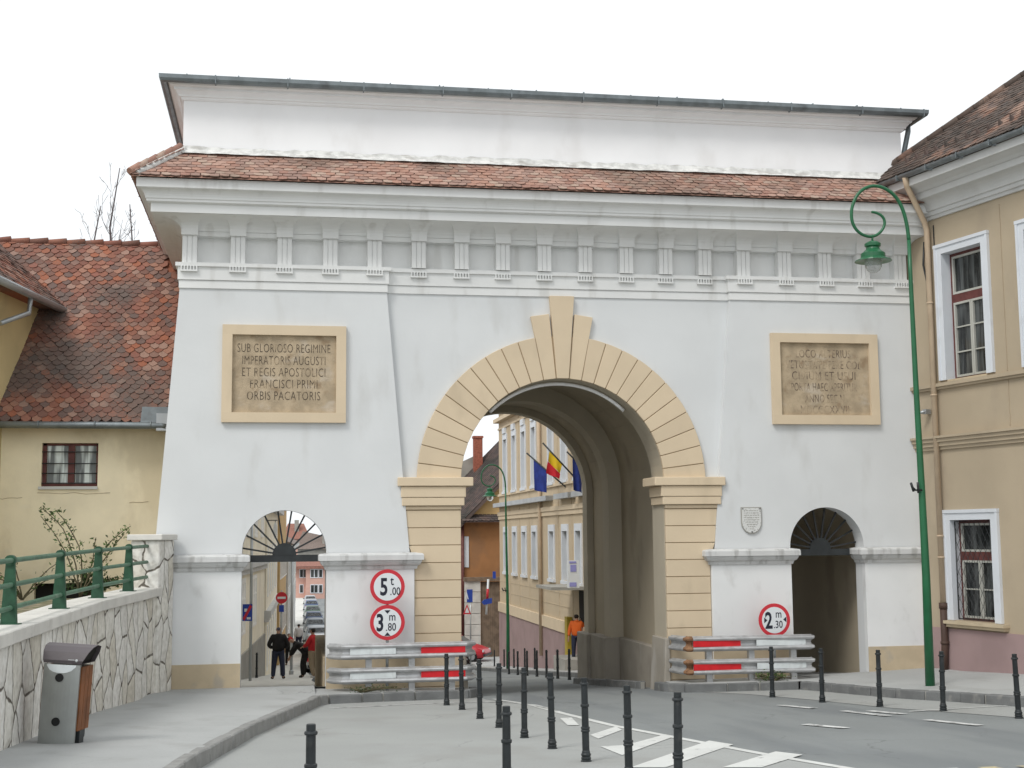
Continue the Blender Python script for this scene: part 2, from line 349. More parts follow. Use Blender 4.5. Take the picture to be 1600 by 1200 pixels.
M['faint'] = mat('worn_road_paint', (.60,.61,.60), rough=.85, var=.06, bump=.1, bscale=90, col2=(.26,.265,.26), c2_lo=.48, c2_scale=6)
M['yellowpaint'] = mat('yellow_road_paint', (.52,.44,.26), rough=.85, var=.1, bump=.1, col2=(.25,.24,.21), c2_lo=.52, c2_scale=8)
M['kerb'] = mat('kerb_granite', (.17,.175,.175), rough=.85, var=.2, scale=3, bump=.35, bscale=40, grain=.2, stain=(.30,.29,.27), stain_amt=.5, stain_scale=(4,4,4))
M['kerb_pale'] = mat('pale_kerb_concrete', (.30,.30,.29), rough=.9, var=.15, scale=3, bump=.35, bscale=40, grain=.15, stain=(.20,.20,.19), stain_amt=.6, stain_scale=(3,3,4), stain_lo=.5)
M['kerbjoint'] = mat('kerb_mortar', (.36,.35,.32), rough=.95, var=.1, bump=.3)
M['stone'] = stone_mat()
M['cap'] = mat('cap_stone', (.64,.625,.585), rough=.85, var=.06, scale=2, stain=(.44,.42,.38), stain_amt=.4, stain_scale=(2.5,2.5,3), bump=.15, bscale=35)
M['yellow'] = mat('yellow_render', (.88,.79,.58), var=.06, scale=1.1, stain=(.62,.53,.36), stain_amt=.5, stain_lo=.5, stain_scale=(1.3,1.3,.7), bump=.15, bscale=16, col2=(.80,.76,.64), c2_lo=.60, c2_scale=.9)
M['wingyellow'] = mat('ochre_render', (.70,.57,.31), var=.06, scale=1.1, bump=.1, bscale=16, stain=(.42,.31,.15), stain_amt=.4)
M['beigewall'] = mat('beige_render', (.435,.36,.26), var=.035, scale=.8, bump=.12, bscale=30, stain=(.33,.275,.21), stain_amt=.4, stain_scale=(.9,.9,.5), stain_lo=.52)
M['farbeige'] = mat('far_beige_render', (.53,.43,.30), var=.035, scale=.8, bump=.1, stain=(.42,.34,.25), stain_amt=.4)
M['mauve'] = mat('mauve_plinth', (.33,.235,.23), var=.06, scale=1.2, bump=.12, bscale=22, stain=(.25,.19,.18), stain_amt=.5, stain_scale=(1.3,1.3,1.1))
M['whitewin'] = mat('white_shutters', (.86,.86,.83), var=.03, rough=.6, bump=.02)
M['bluewhite'] = mat('white_window_surround', (.66,.69,.73), var=.03, rough=.6, bump=.03, stain=(.5,.52,.53), stain_amt=.3, stain_scale=(3,3,2))
M['cornicewhite'] = mat('eave_cornice_paint', (.58,.585,.575), var=.03, bump=.04, stain=(.45,.44,.42), stain_amt=.35, stain_scale=(1.5,1.5,2))
M['maroon'] = mat('maroon_wood', (.13,.045,.04), rough=.55, var=.15, scale=6, bump=.08)
M['sash'] = mat('grey_sash_paint', (.46,.46,.42), rough=.6, var=.08, bump=.05)
M['glass'] = glass_mat('dark_glass', (.035,.038,.038))
M['curtain'] = glass_mat('curtained_glass', (.30,.33,.32), .25)
M['paleglass'] = glass_mat('sky_glass', (.14,.16,.17), .12)
M['pipe'] = mat('pipe_paint', (.50,.39,.275), rough=.55, var=.06, scale=3, bump=.04, stain=(.36,.27,.19), stain_amt=.5, stain_scale=(3,3,1.2))
M['brownpipe'] = mat('brown_cast_iron', (.075,.045,.035), rough=.6, var=.2, bump=.1)
M['tile_gate'] = tile_mat('gate_tiles', [(.38,.235,.185),(.33,.19,.15),(.43,.28,.225),(.31,.205,.17),(.40,.235,.18),(.35,.235,.195),(.42,.31,.25)], moss_lo=.52, moss_amt=.5, moss=(.16,.12,.095))
M['tile_house'] = tile_mat('house_tiles', [(.265,.12,.085),(.30,.14,.10),(.21,.11,.085),(.34,.18,.13),(.27,.12,.09),(.33,.13,.08),(.34,.215,.17),(.17,.115,.10),(.22,.10,.075),(.25,.15,.12)], moss=(.125,.108,.098), moss_lo=.47, moss_amt=.8, moss_scale=.5)
M['tile_grey'] = tile_mat('right_house_tiles', [(.25,.165,.13),(.20,.14,.115),(.30,.20,.155),(.17,.125,.11),(.27,.155,.115)], moss=(.06,.055,.05), moss_lo=.35, moss_amt=.8, moss_scale=.7)
M['tile_dark'] = tile_mat('dark_tiles', [(.11,.085,.08),(.13,.095,.085),(.09,.075,.07)], moss=(.05,.05,.045))
M['wood'] = mat('bin_wood', (.20,.075,.028), rough=.5, var=.25, scale=4, bump=.1)
M['binsteel'] = mat('bin_steel', (.36,.375,.365), rough=.38, var=.06, scale=3, metal=.55, bump=.03, stain=(.27,.27,.26), stain_amt=.4, stain_scale=(5,5,3))
M['binhood'] = mat('bin_hood', (.095,.082,.088), rough=.4, var=.06, bump=.02, spec=.5)
M['bark'] = mat('bark', (.10,.085,.085), rough=.95, var=.3, scale=5, bump=.3)
M['leaf'] = mat('leaf', (.075,.12,.035), rough=.7, var=.4, scale=6, bump=0)
M['leaf_dark'] = mat('leaf_dark', (.05,.09,.03), rough=.75, var=.4, scale=6, bump=0)
M['stem'] = mat('stem', (.10,.085,.05), rough=.9, var=.2, bump=0)
M['soil'] = mat('soil', (.22,.19,.13), rough=1, var=.3, scale=6, bump=.6, bscale=30, col2=(.07,.10,.035), c2_lo=.48, c2_scale=5)
M['globe'] = mat('frosted_globe', (.80,.82,.82), rough=.22, var=.02, bump=0)
M['globe'].node_tree.nodes['Principled BSDF'].inputs['Transmission Weight'].default_value = .75
M['globe'].node_tree.nodes['Principled BSDF'].inputs['IOR'].default_value = 1.08
M['dark'] = mat('dark_interior', (.02,.018,.016), rough=.9, var=.2, bump=0)
M['plaque'] = mat('engraved_plaque', (.66,.665,.65), rough=.6, var=.03, bump=.15, bscale=90, col2=(.38,.38,.37), c2_lo=.54, c2_scale=28)
M['skin'] = mat('skin', (.42,.25,.18), rough=.6, var=.04, bump=0)
M['hair'] = mat('dark_hair', (.022,.017,.014), rough=.7, var=.2, bump=.2)
M['blackcloth'] = mat('black_jacket', (.014,.013,.013), rough=.8, var=.3, scale=8, bump=.2)
M['navy'] = mat('navy_trousers', (.025,.03,.055), rough=.85, var=.2, bump=.1)
M['khaki'] = mat('khaki_trousers', (.32,.25,.17), rough=.85, var=.1, bump=.1)
M['orangecloth'] = mat('orange_shirt', (.62,.12,.02), rough=.8, var=.1, bump=.1)
M['redcloth'] = mat('red_cloth', (.50,.025,.03), rough=.8, var=.1, bump=.1)
M['whitecloth'] = mat('white_cloth', (.62,.62,.62), rough=.85, var=.05, bump=.1)
M['bluecap'] = mat('slate_cap', (.08,.085,.12), rough=.8, var=.1, bump=.05)
M['shoe'] = mat('shoe', (.02,.018,.016), rough=.5, var=.1, bump=0)
M['rubber'] = mat('rubber', (.015,.015,.015), rough=.8, var=.1, bump=0)
M['flagblue'] = mat('flag_blue', (.025,.045,.23), rough=.8, var=.15, scale=4, bump=0)
M['flagyellow'] = mat('flag_yellow', (.62,.42,.02), rough=.8, var=.08, bump=0)
M['flagred'] = mat('flag_red', (.50,.02,.03), rough=.8, var=.08, bump=0)
M['orange_wall'] = mat('orange_render', (.36,.175,.075), var=.08, scale=.8, bump=.1, stain=(.26,.145,.08), stain_amt=.6, stain_scale=(.8,.8,.6), stain_lo=.5)
M['brick'] = mat('chimney_brick', (.30,.10,.065), var=.2, scale=8, bump=.2)
M['greystucco'] = mat('grey_stucco', (.33,.32,.29), var=.1, bump=.1, stain=(.2,.19,.17), stain_amt=.5)
M['stoneblock'] = mat('pale_blocks', (.60,.59,.55), var=.1, scale=2, bump=.2)
M['gatewood'] = mat('weathered_wood', (.19,.14,.10), var=.2, scale=3, bump=.2)
M['cream'] = mat('cream_render', (.88,.82,.67), var=.04, bump=.05, stain=(.66,.60,.47), stain_amt=.4)
M['cream2'] = mat('pale_ochre_render', (.76,.62,.38), var=.04, bump=.05)
M['ochre'] = mat('deep_ochre_render', (.58,.40,.19), var=.06, bump=.05)
M['pink'] = mat('pink_render', (.58,.36,.30), var=.04, bump=.05)
M['redroof'] = mat('far_red_roof', (.27,.13,.10), var=.2, scale=6, bump=.2)
M['brownroof'] = mat('far_brown_roof', (.19,.15,.13), var=.15, scale=5, bump=.2)
M['yellowbox'] = mat('yellow_metal', (.48,.36,.04), rough=.5, var=.1, bump=0)
M['lilac'] = mat('lilac_sign', (.30,.30,.62), rough=.4, var=.05, bump=0)

# ------------------------------------------------------------------ ground, roads, pavements
def strip(name, rows, mt, dz=0, sub=1):
    """rows: (Y, [(x, z) ...]) cross sections, same count each"""
    mb = MB(); n = len(rows[0][1]); vs = []
    for Y, pts in rows:
        for x, z in pts: vs.append((x, Y, z+dz))
    fs = [(i*n+k, i*n+k+1, (i+1)*n+k+1, (i+1)*n+k) for i in range(len(rows)-1) for k in range(n-1)]
    return struct(mb.add(vs, fs).build(name, mt))
YS = [-70,-40,-28,-20,-16,-12,-8,-4,-2,0,2,4,8,12,20,28,36,45,60,80,110,150,200,260,420,900]
strip('ground', [(Y, [(-500, rz(Y)-.35), (500, rz(Y)-.35)]) for Y in YS], M['ground'])
strip('road', [(Y, [(-14, rz(Y)-.02), (24, rz(Y)-.02)]) for Y in YS if Y <= 420], M['road'])
# lighter plaza surface left of the lane edge
EDGE = [(-40,7.5),(-20,6.6),(-13.93,5.9),(-12.37,5.56),(-10.09,5.18),(-7.97,4.84),(-5.28,4.62),(-3.6,4.52),(-2.4,4.35),(-1.4,3.95),(-.5,3.95)]
def pl_left(Y):
    return -6.0
strip('plaza', [(Y, [(-6, rz(Y)-.014), (x, rz(Y)-.014)]) for Y, x in EDGE], M['plaza'])
# light forecourt strip along the right-hand bollards
strip('forecourt', [(Y, [(x0, rz(Y)-.014), (x1, rz(Y)-.014)]) for Y, x0, x1 in [(-16,12.6,20),(-10.5,11.3,17),(-8.0,10.5,15),(-6.3,9.9,14),(-4,9.5,13),(-2,9.0,12),(-1,8.4,11.4),(-.4,7.9,9)]], M['plaza'])

LK = [(-2.6,-26),(-1.9,-20),(-1.2,-15),(-.88,-11.6),(-.31,-7.5),(.39,-3.7),(.80,-1.55)]
WALLP = [(-2.06,-.02),(-2.27,-.8),(-2.82,-5.1),(-3.05,-10),(-3.3,-16),(-3.6,-24)]
def interp(pts, Y, yi=1, xi=0):
    ps = sorted(pts, key=lambda p: p[yi])
    if Y <= ps[0][yi]: return ps[0][xi]
    for a, b in zip(ps, ps[1:]):
        if a[yi] <= Y <= b[yi]: return a[xi] + (b[xi]-a[xi])*(Y-a[yi])/(b[yi]-a[yi])
    return ps[-1][xi]
rows = []
for Y in [-26,-20,-16,-13,-10,-8,-6,-4.5,-3,-2.2,-1.55,-.9,-.4,.0]:
    xk = interp(LK, Y); xw = interp(WALLP, Y)-.15; pts = []
    for k in range(6):
        t = k/5; z = rz(Y) + .16 + (.06 if Y < -2 else .115)*(1-t)
        pts.append((xw+(xk-.1-xw)*t, z))
    rows.append((Y, pts))
rows[-1] = (0, [(x, .165) for x, z in rows[-1][1]]); rows[-2] = (-.4, [(x, .17) for x, z in rows[-2][1]])
strip('pavement', rows, M['pave'])
def pave_left_z(Y): return rz(Y)+.2
# island by the left pedestal
mb = MB(); mb.poly([(.6,-1.45,.10),(.95,-1.15,.085),(2.0,-.92,.075),(3.62,-.72,.06),(3.80,-.3,.05),(3.80,.3,.03),(.6,.3,.10)]); struct(mb.build('pavement', M['pave']))
def rwall(Y): return 13.75 - .2165*Y
RK = [(7.75,-.45),(8.05,-.95),(8.9,-1.12),(10.4,-1.15),(10.62,-2.2),(10.97,-4.3),(11.5,-5.7),(11.9,-7.2),(12.5,-10),(13.4,-14),(15.5,-22)]
mb = MB(); mb.poly([(7.9,-.4,.06),(8.15,-.82,.07),(8.9,-1.0,.08),(10.45,-1.03,.09),(10.75,-.9,.10),(10.75,.3,.10),(7.9,.3,.05)]); struct(mb.build('pavement', M['pave']))
rows = []
for Y in [-22,-14,-10,-7.2,-5.7,-4.3,-2.2,-1.15,-.5,.1]:
    xk = interp([p for p in RK if p[1] <= -1.15], Y)+.1; xw = rwall(Y)+.1
    rows.append((Y, [(xk+(xw-xk)*t, rz(Y)+.14+.13*t+(.03 if Y > -1 else 0)) for t in (0,.25,.5,.75,1)]))
strip('pavement', rows, M['pave'])
# pavements of the streets beyond the gate
strip('pavement', [(Y, [(-3, rz(Y)+.15+(.10 if Y < .5 else 0)), (1.0, rz(Y)+.15+(.10 if Y < .5 else 0))]) for Y in (0.0,1,3,8,15)] , M['stoneblock'])
strip('pavement', [(Y, [(-4, rz(Y)+.15), (x, rz(Y)+.15)]) for Y, x in [(15,1.0),(22,1.25),(45,1.4),(60,1.5),(80,1.9),(110,2.4),(150,3.1),(220,4.4)]], M['stoneblock'])
strip('pavement', [(Y, [(x, rz(Y)+.12), (13, rz(Y)+.12)]) for Y, x in [(8,9.6),(20,9.96),(34,10.3),(46,10.6),(56,10.8)]], M['pave'])
strip('pavement', [(Y, [(10.9, rz(Y)+.2), (14, rz(Y)+.2)]) for Y in (-.2,2,5,8,11)], M['pave'])

def kerb(name, path, h, w=.16, seed=1, mt='kerb'):
    rnd = random.Random(seed); mb = MB(); jb = MB()
    pts = [Vector((p[0], p[1], 0)) for p in path]; acc = []
    for a, b in zip(pts, pts[1:]):
        L = (b-a).length; d = (b-a)/L; nrm = Vector((-d.y, d.x, 0)); t = 0
        while t < L-.02:
            l = min(rnd.uniform(.55, 1.0), L-t)
            if L-t-l < .25: l = L-t
            p0 = a+d*(t+.012); p1 = a+d*(t+l-.012); j = rnd.uniform(-.012, .012)
            q = []
            for zt in (0, 1):
                for p, s in ((p0, 0), (p1, 0), (p1, 1), (p0, 1)):
                    r_ = p + nrm*(w*s + j - (.0 if zt else .02)*(1-s)); z0 = rz(r_.y)
                    q.append((r_.x, r_.y, z0+h+rnd.uniform(-.008,.008) if zt else z0-.2))
            mb.hexa(q); t += l
        q = []
        for zt in (0, 1):
            for p, s in ((a, 0), (b, 0), (b, 1), (a, 1)):
                r_ = p + nrm*(.03 + (w-.05)*s); z0 = rz(r_.y); q.append((r_.x, r_.y, z0+h-.015 if zt else z0-.2))
        jb.hexa(q)
    struct(mb.build(name, M[mt], bevel=.018)); struct(jb.build('kerb_mortar', M['kerbjoint']))
kerb('kerb', [(p[0], p[1]) for p in LK] + [(.95,-1.3)], .165, seed=3, mt='kerb_pale')
kerb('kerb', [(.95,-1.28),(2.0,-1.05),(3.7,-.85),(3.95,-.3),(3.95,.12)], .155, seed=4)
kerb('kerb', [(7.72,.15),(7.75,-.45),(8.05,-.95),(8.9,-1.12),(10.4,-1.15),(10.62,-2.2),(10.97,-4.3),(11.5,-5.7),(11.9,-7.2),(12.5,-10),(13.4,-14),(15.5,-22)][::1], .15, seed=5)
kerb('kerb', [(9.6,8),(9.96,20),(10.3,34),(10.6,46)], .14, w=.14, seed=6)
kerb('kerb', [(7.74,8.2),(7.80,1.6)], .14, w=.14, seed=8)

# road markings, laid on the asphalt
def mark(pts, mt='paint', dz=.006, name='road_marking'):
    mb = MB(); mb.poly([(x, y, rz(y)-.02+.006+dz) for x, y in pts]); return struct(mb.build(name, M[mt]))
def line(path, w, mt='paint', dz=.006):
    mb = MB(); vs = []; P = [Vector((a, b)) for a, b in path]; n = len(P)
    for i, p in enumerate(P):
        d = (P[min(i+1,n-1)]-P[max(i-1,0)]).normalized(); nn = Vector((-d.y, d.x))*w/2
        for q in (p+nn, p-nn): vs.append((q.x, q.y, rz(q.y)-.014+dz))
    mb.add(vs, [(2*i,2*i+1,2*i+3,2*i+2) for i in range(n-1)]); return struct(mb.build('road_marking', M[mt]))
line([(.9,-2.5),(2.4,-2.1),(3.7,-2.0),(4.3,-2.5),(4.55,-3.3),(4.62,-4.2)], .10, 'faint')
line([(4.1,-1.3),(4.4,-2.6),(4.6,-4.3)], .09)
line([(x, y) for y, x in EDGE[2:8]] + [(4.62,-4.9)], .13)
g = lambda x, y: gnd(x, y, -.014)
def pxmark(pts, mt='paint', dz=.007):
    mb = MB(); vs = []
    for x, y in pts:
        p = g(x, y); vs.append((p.x, p.y, rz(p.y)-.014+dz))
    mb.poly(vs); return struct(mb.build('road_marking', M[mt]))
pxmark([(875,1123),(893,1122),(905,1134),(887,1134)], dz=.009)
pxmark([(922,1149),(962,1136),(972,1141),(935,1155)])
pxmark([(938,1167),(978,1165),(1040,1148),(1052,1152),(972,1181)])
pxmark([(985,1200),(1108,1158),(1146,1164),(1040,1200)])
pxmark([(1128,1200),(1212,1175),(1254,1180),(1190,1200)])
pxmark([(1330,1214),(1365,1203),(1420,1210),(1400,1222)])
for a, b in [((1218,1102),(1272,1107)),((1318,1111),(1388,1119)),((1358,1111),(1412,1116)),((1258,1132),(1322,1138)),((1448,1125),(1532,1134))]:
    p, q = g(*a), g(*b); line([(p.x, p.y), (q.x, q.y)], .17, 'faint')
p, q = g(1420,1112), g(1590,1102); line([(p.x, p.y), (q.x, q.y)], .08, 'paint')
# chequered rumble strip
for i in range(9):
    for j in range(2):
        x = 5.9 + i*.42 + j*.21; y = -14.15 - j*.28 - (i*.02)
        mb = MB(); mb.poly([(a, b, rz(b)-.009) for a, b in ((x,y-.24),(x+.2,y-.24),(x+.2,y),(x,y))])
        struct(mb.build('road_marking', M['yellowpaint' if i > 2 else 'faint']))

# ------------------------------------------------------------------ roof tile helper
def tiles(mb, org, u, v, wid, length, tw, th, pointed=.5, lift=.022, jit=.012, keep=None, seed=1, ripple=.0):
    """rows of plain tiles: org = lower left corner of eave, u along eave, v up the slope"""
    rnd = random.Random(seed); org = Vector(org); u = Vector(u).normalized(); v = Vector(v).normalized(); n = u.cross(v).normalized()
    if n.z < 0: n = -n
    nr = int(length/th)+1; nc = int(wid/tw)+2
    for r in range(nr):
        for c in range(-1, nc):
            a = (c + (.5 if r % 2 else 0))*tw + rnd.uniform(-jit, jit); b = r*th + rnd.uniform(-jit, jit)
            if a < -tw*.6 or a > wid-tw*.3: continue
            p = org + u*a + v*b
            if keep and not keep(p + u*tw*.5 + v*th*.5): continue
            w = tw*.96; L = min(th*1.9, length-b+.05); e = tw*pointed; lf = lift+rnd.uniform(-.004, .008); tl = rnd.uniform(-.012, .012)
            sh = rnd.random()
            if sh < .6: out = [(0, e*.75), (w*.25, e*.3), (w*.5, 0), (w*.75, e*.3), (w, e*.75)]
            else: out = [(0, e*.55), (w*.16, e*.2), (w*.5, 0.02*e), (w*.84, e*.2), (w, e*.55)]
            out += [(w, L), (0, L)]
            top = []; bot = []
            for x, y in out:
                hgt = lf*(1-y/L) + .012 + (x/w-.5)*tl + ripple*math.sin(3.1*(org.x+a)+1.7*b)
                q = p + u*x + v*y + n*hgt; top.append(q); bot.append(q - n*.016)
            k = len(out); mb.add(top+bot, [tuple(range(k))] + [(i, i+k, (i+1)%k+k, (i+1)%k) for i in range(5)])
    return mb

# ------------------------------------------------------------------ the city gate
GC = 5.84
def mir(x): return 2*GC - x
gate = thing('city_gate', 'long white plastered city gate with a beige rusticated arch and two small side arches', 'gate', (GC, 0, 0))
def arc(cx, cz, r, a0, a1, n): return [(cx+r*math.cos(a0+(a1-a0)*i/n), cz+r*math.sin(a0+(a1-a0)*i/n)) for i in range(n+1)]
PI = math.pi
SX = .095; SR = .835; SZ = 2.80
def comb(outer_l_bot, outer_l_top, ztop, cuts):
    """wall slice outline with open arches cut from the bottom: cuts = (cx, r, spring)"""
    pts = [(outer_l_bot, -1.3)]
    for cx, r, sp in cuts:
        pts += [(cx-r, -1.3)] + arc(cx, sp, r, PI, 0, 28) + [(cx+r, -1.3)]
    pts += [(mir(outer_l_bot), -1.3), (mir(outer_l_top), ztop), (outer_l_top, ztop)]
    return pts
wl = MB()
wl.prism(comb(-2.45, -2.03, 8.3, [(SX,SR,SZ),(GC,2.18,4.2),(mir(SX),SR,SZ)]), .12, .45)
def pil(sgn):
    o = [(-2.45,2.6),(SX-SR,2.6)] + arc(SX, SZ, SR, PI, 0, 28) + [(SX+SR,2.6),(2.62,2.6),(2.12,8.3),(-2.03,8.3)]
    return o if sgn > 0 else [(mir(x), z) for x, z in o]
wl.prism(pil(1), 0, .12); wl.prism(pil(-1), 0, .12)
wl.build('wall', M['white'], gate)
iv = MB()
for q in (arc(GC, 4.2, 2.166, 0, PI, 40) + arc(GC, 4.2, 2.182, PI, 0, 40), [(3.659,4.2),(3.675,4.2),(3.675,-1),(3.659,-1)], [(mir(3.659),4.2),(mir(3.675),4.2),(mir(3.675),-1),(mir(3.659),-1)]): iv.prism(q, .125, 1.0)
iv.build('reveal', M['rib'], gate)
for f in (lambda x: x, mir):
    for a, b in ((-2.2, SX-SR), (SX+SR, 2.70)):
        x0, x1 = sorted((f(a), f(b))); pd = MB(); pd.box(x0, x1, -.03, .115, -.6, 2.5); pd.build('pedestal', M['white_ped'], gate)
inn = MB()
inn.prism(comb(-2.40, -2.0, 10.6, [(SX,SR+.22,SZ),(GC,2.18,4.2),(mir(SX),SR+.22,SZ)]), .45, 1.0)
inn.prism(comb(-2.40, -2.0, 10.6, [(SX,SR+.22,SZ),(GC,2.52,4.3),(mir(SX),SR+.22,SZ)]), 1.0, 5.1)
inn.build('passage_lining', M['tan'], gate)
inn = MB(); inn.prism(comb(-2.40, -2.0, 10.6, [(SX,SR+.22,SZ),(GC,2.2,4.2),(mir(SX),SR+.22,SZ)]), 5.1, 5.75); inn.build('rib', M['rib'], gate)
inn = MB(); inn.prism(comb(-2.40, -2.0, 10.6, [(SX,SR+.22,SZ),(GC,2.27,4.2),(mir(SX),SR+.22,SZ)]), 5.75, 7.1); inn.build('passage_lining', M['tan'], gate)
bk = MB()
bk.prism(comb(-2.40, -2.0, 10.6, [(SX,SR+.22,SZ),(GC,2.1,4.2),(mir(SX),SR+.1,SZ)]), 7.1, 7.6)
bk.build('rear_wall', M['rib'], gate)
# stepped base inside the passages
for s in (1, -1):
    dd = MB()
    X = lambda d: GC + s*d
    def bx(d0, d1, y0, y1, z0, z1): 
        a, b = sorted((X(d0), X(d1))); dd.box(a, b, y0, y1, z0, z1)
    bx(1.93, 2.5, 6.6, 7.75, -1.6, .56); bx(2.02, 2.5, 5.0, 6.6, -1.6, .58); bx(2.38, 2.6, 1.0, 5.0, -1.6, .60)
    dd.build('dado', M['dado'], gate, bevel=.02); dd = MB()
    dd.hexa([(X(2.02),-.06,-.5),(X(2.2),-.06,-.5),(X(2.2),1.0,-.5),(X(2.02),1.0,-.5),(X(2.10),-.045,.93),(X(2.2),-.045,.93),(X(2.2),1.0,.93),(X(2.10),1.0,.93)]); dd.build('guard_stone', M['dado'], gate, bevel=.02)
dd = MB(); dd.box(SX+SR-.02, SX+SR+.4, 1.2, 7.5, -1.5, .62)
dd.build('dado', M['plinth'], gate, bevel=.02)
# beige plinth strips
for a, b, z in ((-2.2, SX-SR-.002, .63), (SX+SR+.002, 2.70, .72), (mir(2.70), mir(SX+SR)-.002, .75), (mir(SX-SR)+.002, mir(-2.2), .66)):
    pb = MB(); pb.box(a, b, -.045, -.028, -.3, z); pb.build('plinth', M['plinth'], gate)
# ledges (impost mouldings of the small arches)
ledge_prof = [(0,2.44),(.03,2.44),(.045,2.50),(.09,2.53),(.12,2.58),(.125,2.62),(.16,2.62),(.16,2.72),(.14,2.75),(0,2.77)]
for a, b in ((-2.2, SX-SR), (SX+SR, 2.72), (mir(2.72), mir(SX+SR)), (mir(SX-SR), mir(-2.2))):
    lg = MB(); lg.sweep(ledge_prof, [(a, .44), (a, -.03), (b, -.03), (b, .44)]); lg.build('ledge', M['ledge'], gate)
# rusticated surround of the main arch
sr = MB(); gr = MB()
RI, RO = 2.17, 3.08
NV = 25
for i in range(NV):
    a0 = PI*i/NV; a1 = PI*(i+1)/NV; g_ = .0045
    k = abs(i-NV//2)
    ro = RO if k > 1 else (3.56 if k == 1 else 3.92)
    if k == 0: ro = 3.925
    o = [(GC+RI*math.cos(a0+g_), 4.2+RI*math.sin(a0+g_)), (GC+ro*math.cos(a0+g_*RI/ro), 4.2+ro*math.sin(a0+g_*RI/ro))]
    if k == 0:
        o[1] = (GC+.265, 8.125)
        o += [(GC-.265, 8.125), (GC+RI*math.cos(a1-g_), 4.2+RI*math.sin(a1-g_))]
    elif k == 1:
        sgn = 1 if i < NV//2 else -1
        inner = a1 if sgn > 0 else a0; outer = a0 if sgn > 0 else a1
        o = [(GC+RI*math.cos(outer+sgn*g_), 4.2+RI*math.sin(outer+sgn*g_)), (GC+sgn*.67, 7.68), (GC+sgn*.275, 7.74), (GC+RI*math.cos(inner-sgn*g_), 4.2+RI*math.sin(inner-sgn*g_))]
    else:
        o += [(GC+ro*math.cos((a0+a1)/2), 4.2+ro*math.sin((a0+a1)/2)), (GC+ro*math.cos(a1-g_*RI/ro), 4.2+ro*math.sin(a1-g_*RI/ro)), (GC+RI*math.cos(a1-g_), 4.2+RI*math.sin(a1-g_))]
    sr.prism(o, .03 if k != 0 else .0, .118)
sr.build('arch_surround', M['beige'], gate, bevel=.006)
ring = arc(GC, 4.2, RI+.004, 0, PI, 40) + arc(GC, 4.2, RO-.01, PI, 0, 40)
gr.prism(ring, .05, .119); gr.build('joint', M['groove'], gate)
def jamb_out(z):   # outer edge follows the battered pilaster
    return 2.62 - .5*(z-2.6)/5.7 if z > 2.6 else 2.71
zs = [3.62-.355*k for k in range(13)]
for sgn in (1, -1):
    fx = (lambda x: x) if sgn > 0 else mir; sr = MB(); gr = MB()
    for k in range(len(zs)-1):
        zt, zb = zs[k]-.008, zs[k+1]+.008
        if zb < -.25: zb = -.4
        if zt < -.1: break
        o = [(fx(jamb_out(zt)), zt), (fx(3.665), zt), (fx(3.665), zb), (fx(jamb_out(zb)), zb)]
        sr.prism(o, .03, .118)
    gr.prism([(fx(jamb_out(3.7)), 3.7), (fx(3.66), 3.7), (fx(3.66), -.3), (fx(2.70), -.3), (fx(2.70), 2.6)], .05, .119)
    sr.build('arch_jamb', M['beige'], gate, bevel=.006); gr.build('joint', M['groove'], gate)
# capitals of the arch jambs
for sgn in (1, -1):
    fx = (lambda x: x) if sgn > 0 else mir; cp = MB()
    for z0, z1, pr_, xo in ((4.11,4.29,.24,2.40),(3.88,4.105,.10,2.47),(3.71,3.875,.07,2.49)):
        a, b = sorted((fx(xo-.04), fx(3.66+pr_*1.05)))
        cp.box(a, b, -.02-pr_*.3, .9, z0, z1)
    a, b = sorted((fx(2.5), fx(3.675))); cp.box(a, b, .01, .118, 3.63, 3.705)
    cp.build('capital', M['beige'], gate, bevel=.012)
# curved white strip under the crown
st = MB(); aa = arc(GC, 4.2, 2.105, R(135), R(47), 24); st.tube([(x, .50, z) for x, z in aa], .038, n=8)
st.build('arch_strip', M['attic'], gate)
# fanlights
def fanlight(cx):
    f = MB(); f.box(cx-SR+.02, cx+SR-.02, .38, .43, 2.60, 2.74)
    f.prism(arc(cx, 2.74, .24, 0, PI, 16), .37, .44)
    for k in range(10):
        a = PI*(k+.55)/10.1; c, s = math.cos(a), math.sin(a); w = .017
        f.hexa([(cx+.2*c-w*s, .385, 2.74+.2*s+w*c), (cx+.2*c+w*s, .385, 2.74+.2*s-w*c), (cx+.2*c+w*s, .425, 2.74+.2*s-w*c), (cx+.2*c-w*s, .425, 2.74+.2*s+w*c),
                (cx+.9*c-w*s, .385, 2.74+.9*s+w*c), (cx+.9*c+w*s, .385, 2.74+.9*s-w*c), (cx+.9*c+w*s, .425, 2.74+.9*s-w*c), (cx+.9*c-w*s, .425, 2.74+.9*s+w*c)])
    return f
fanlight(SX).build('fanlight', M['iron'], gate); fanlight(mir(SX)).build('fanlight', M['iron'], gate)
# entablature
XL, XR, YB = -2.03, mir(-2.03), 7.6
path = [(XL, YB), (XL, 0), (XR, 0), (XR, YB)]
def rev(p): return p
ar = MB()
lo = [(-.3,8.12),(.03,8.12),(.03,8.27),(.015,8.285),(.055,8.29),(.055,8.545),(.10,8.56),(.10,8.635),(-.3,8.645)]
low = [(o, z) for o, z in lo]
def band(path): ar.sweep(lo, path)
band([(XL, YB), (XL, 0), (2.12, 0), (2.12, .3)]); band([(mir(2.12), .3), (mir(2.12), 0), (XR, 0), (XR, YB)])
ar.sweep(lo, [(2.0, .12), (mir(2.0), .12)])
ar.build('architrave', M['cornice'], gate)
fr = MB()
fr.sweep([(-.4,8.64),(-.22,8.64),(-.22,9.20),(-.03,9.205),(-.03,9.30),(-.4,9.30)], path)
cove = [(-.3,9.301)] + [(-.01+.46*(1-math.cos(a)), 9.301+.238*math.sin(a)) for a in [i*PI/2/8 for i in range(9)]]
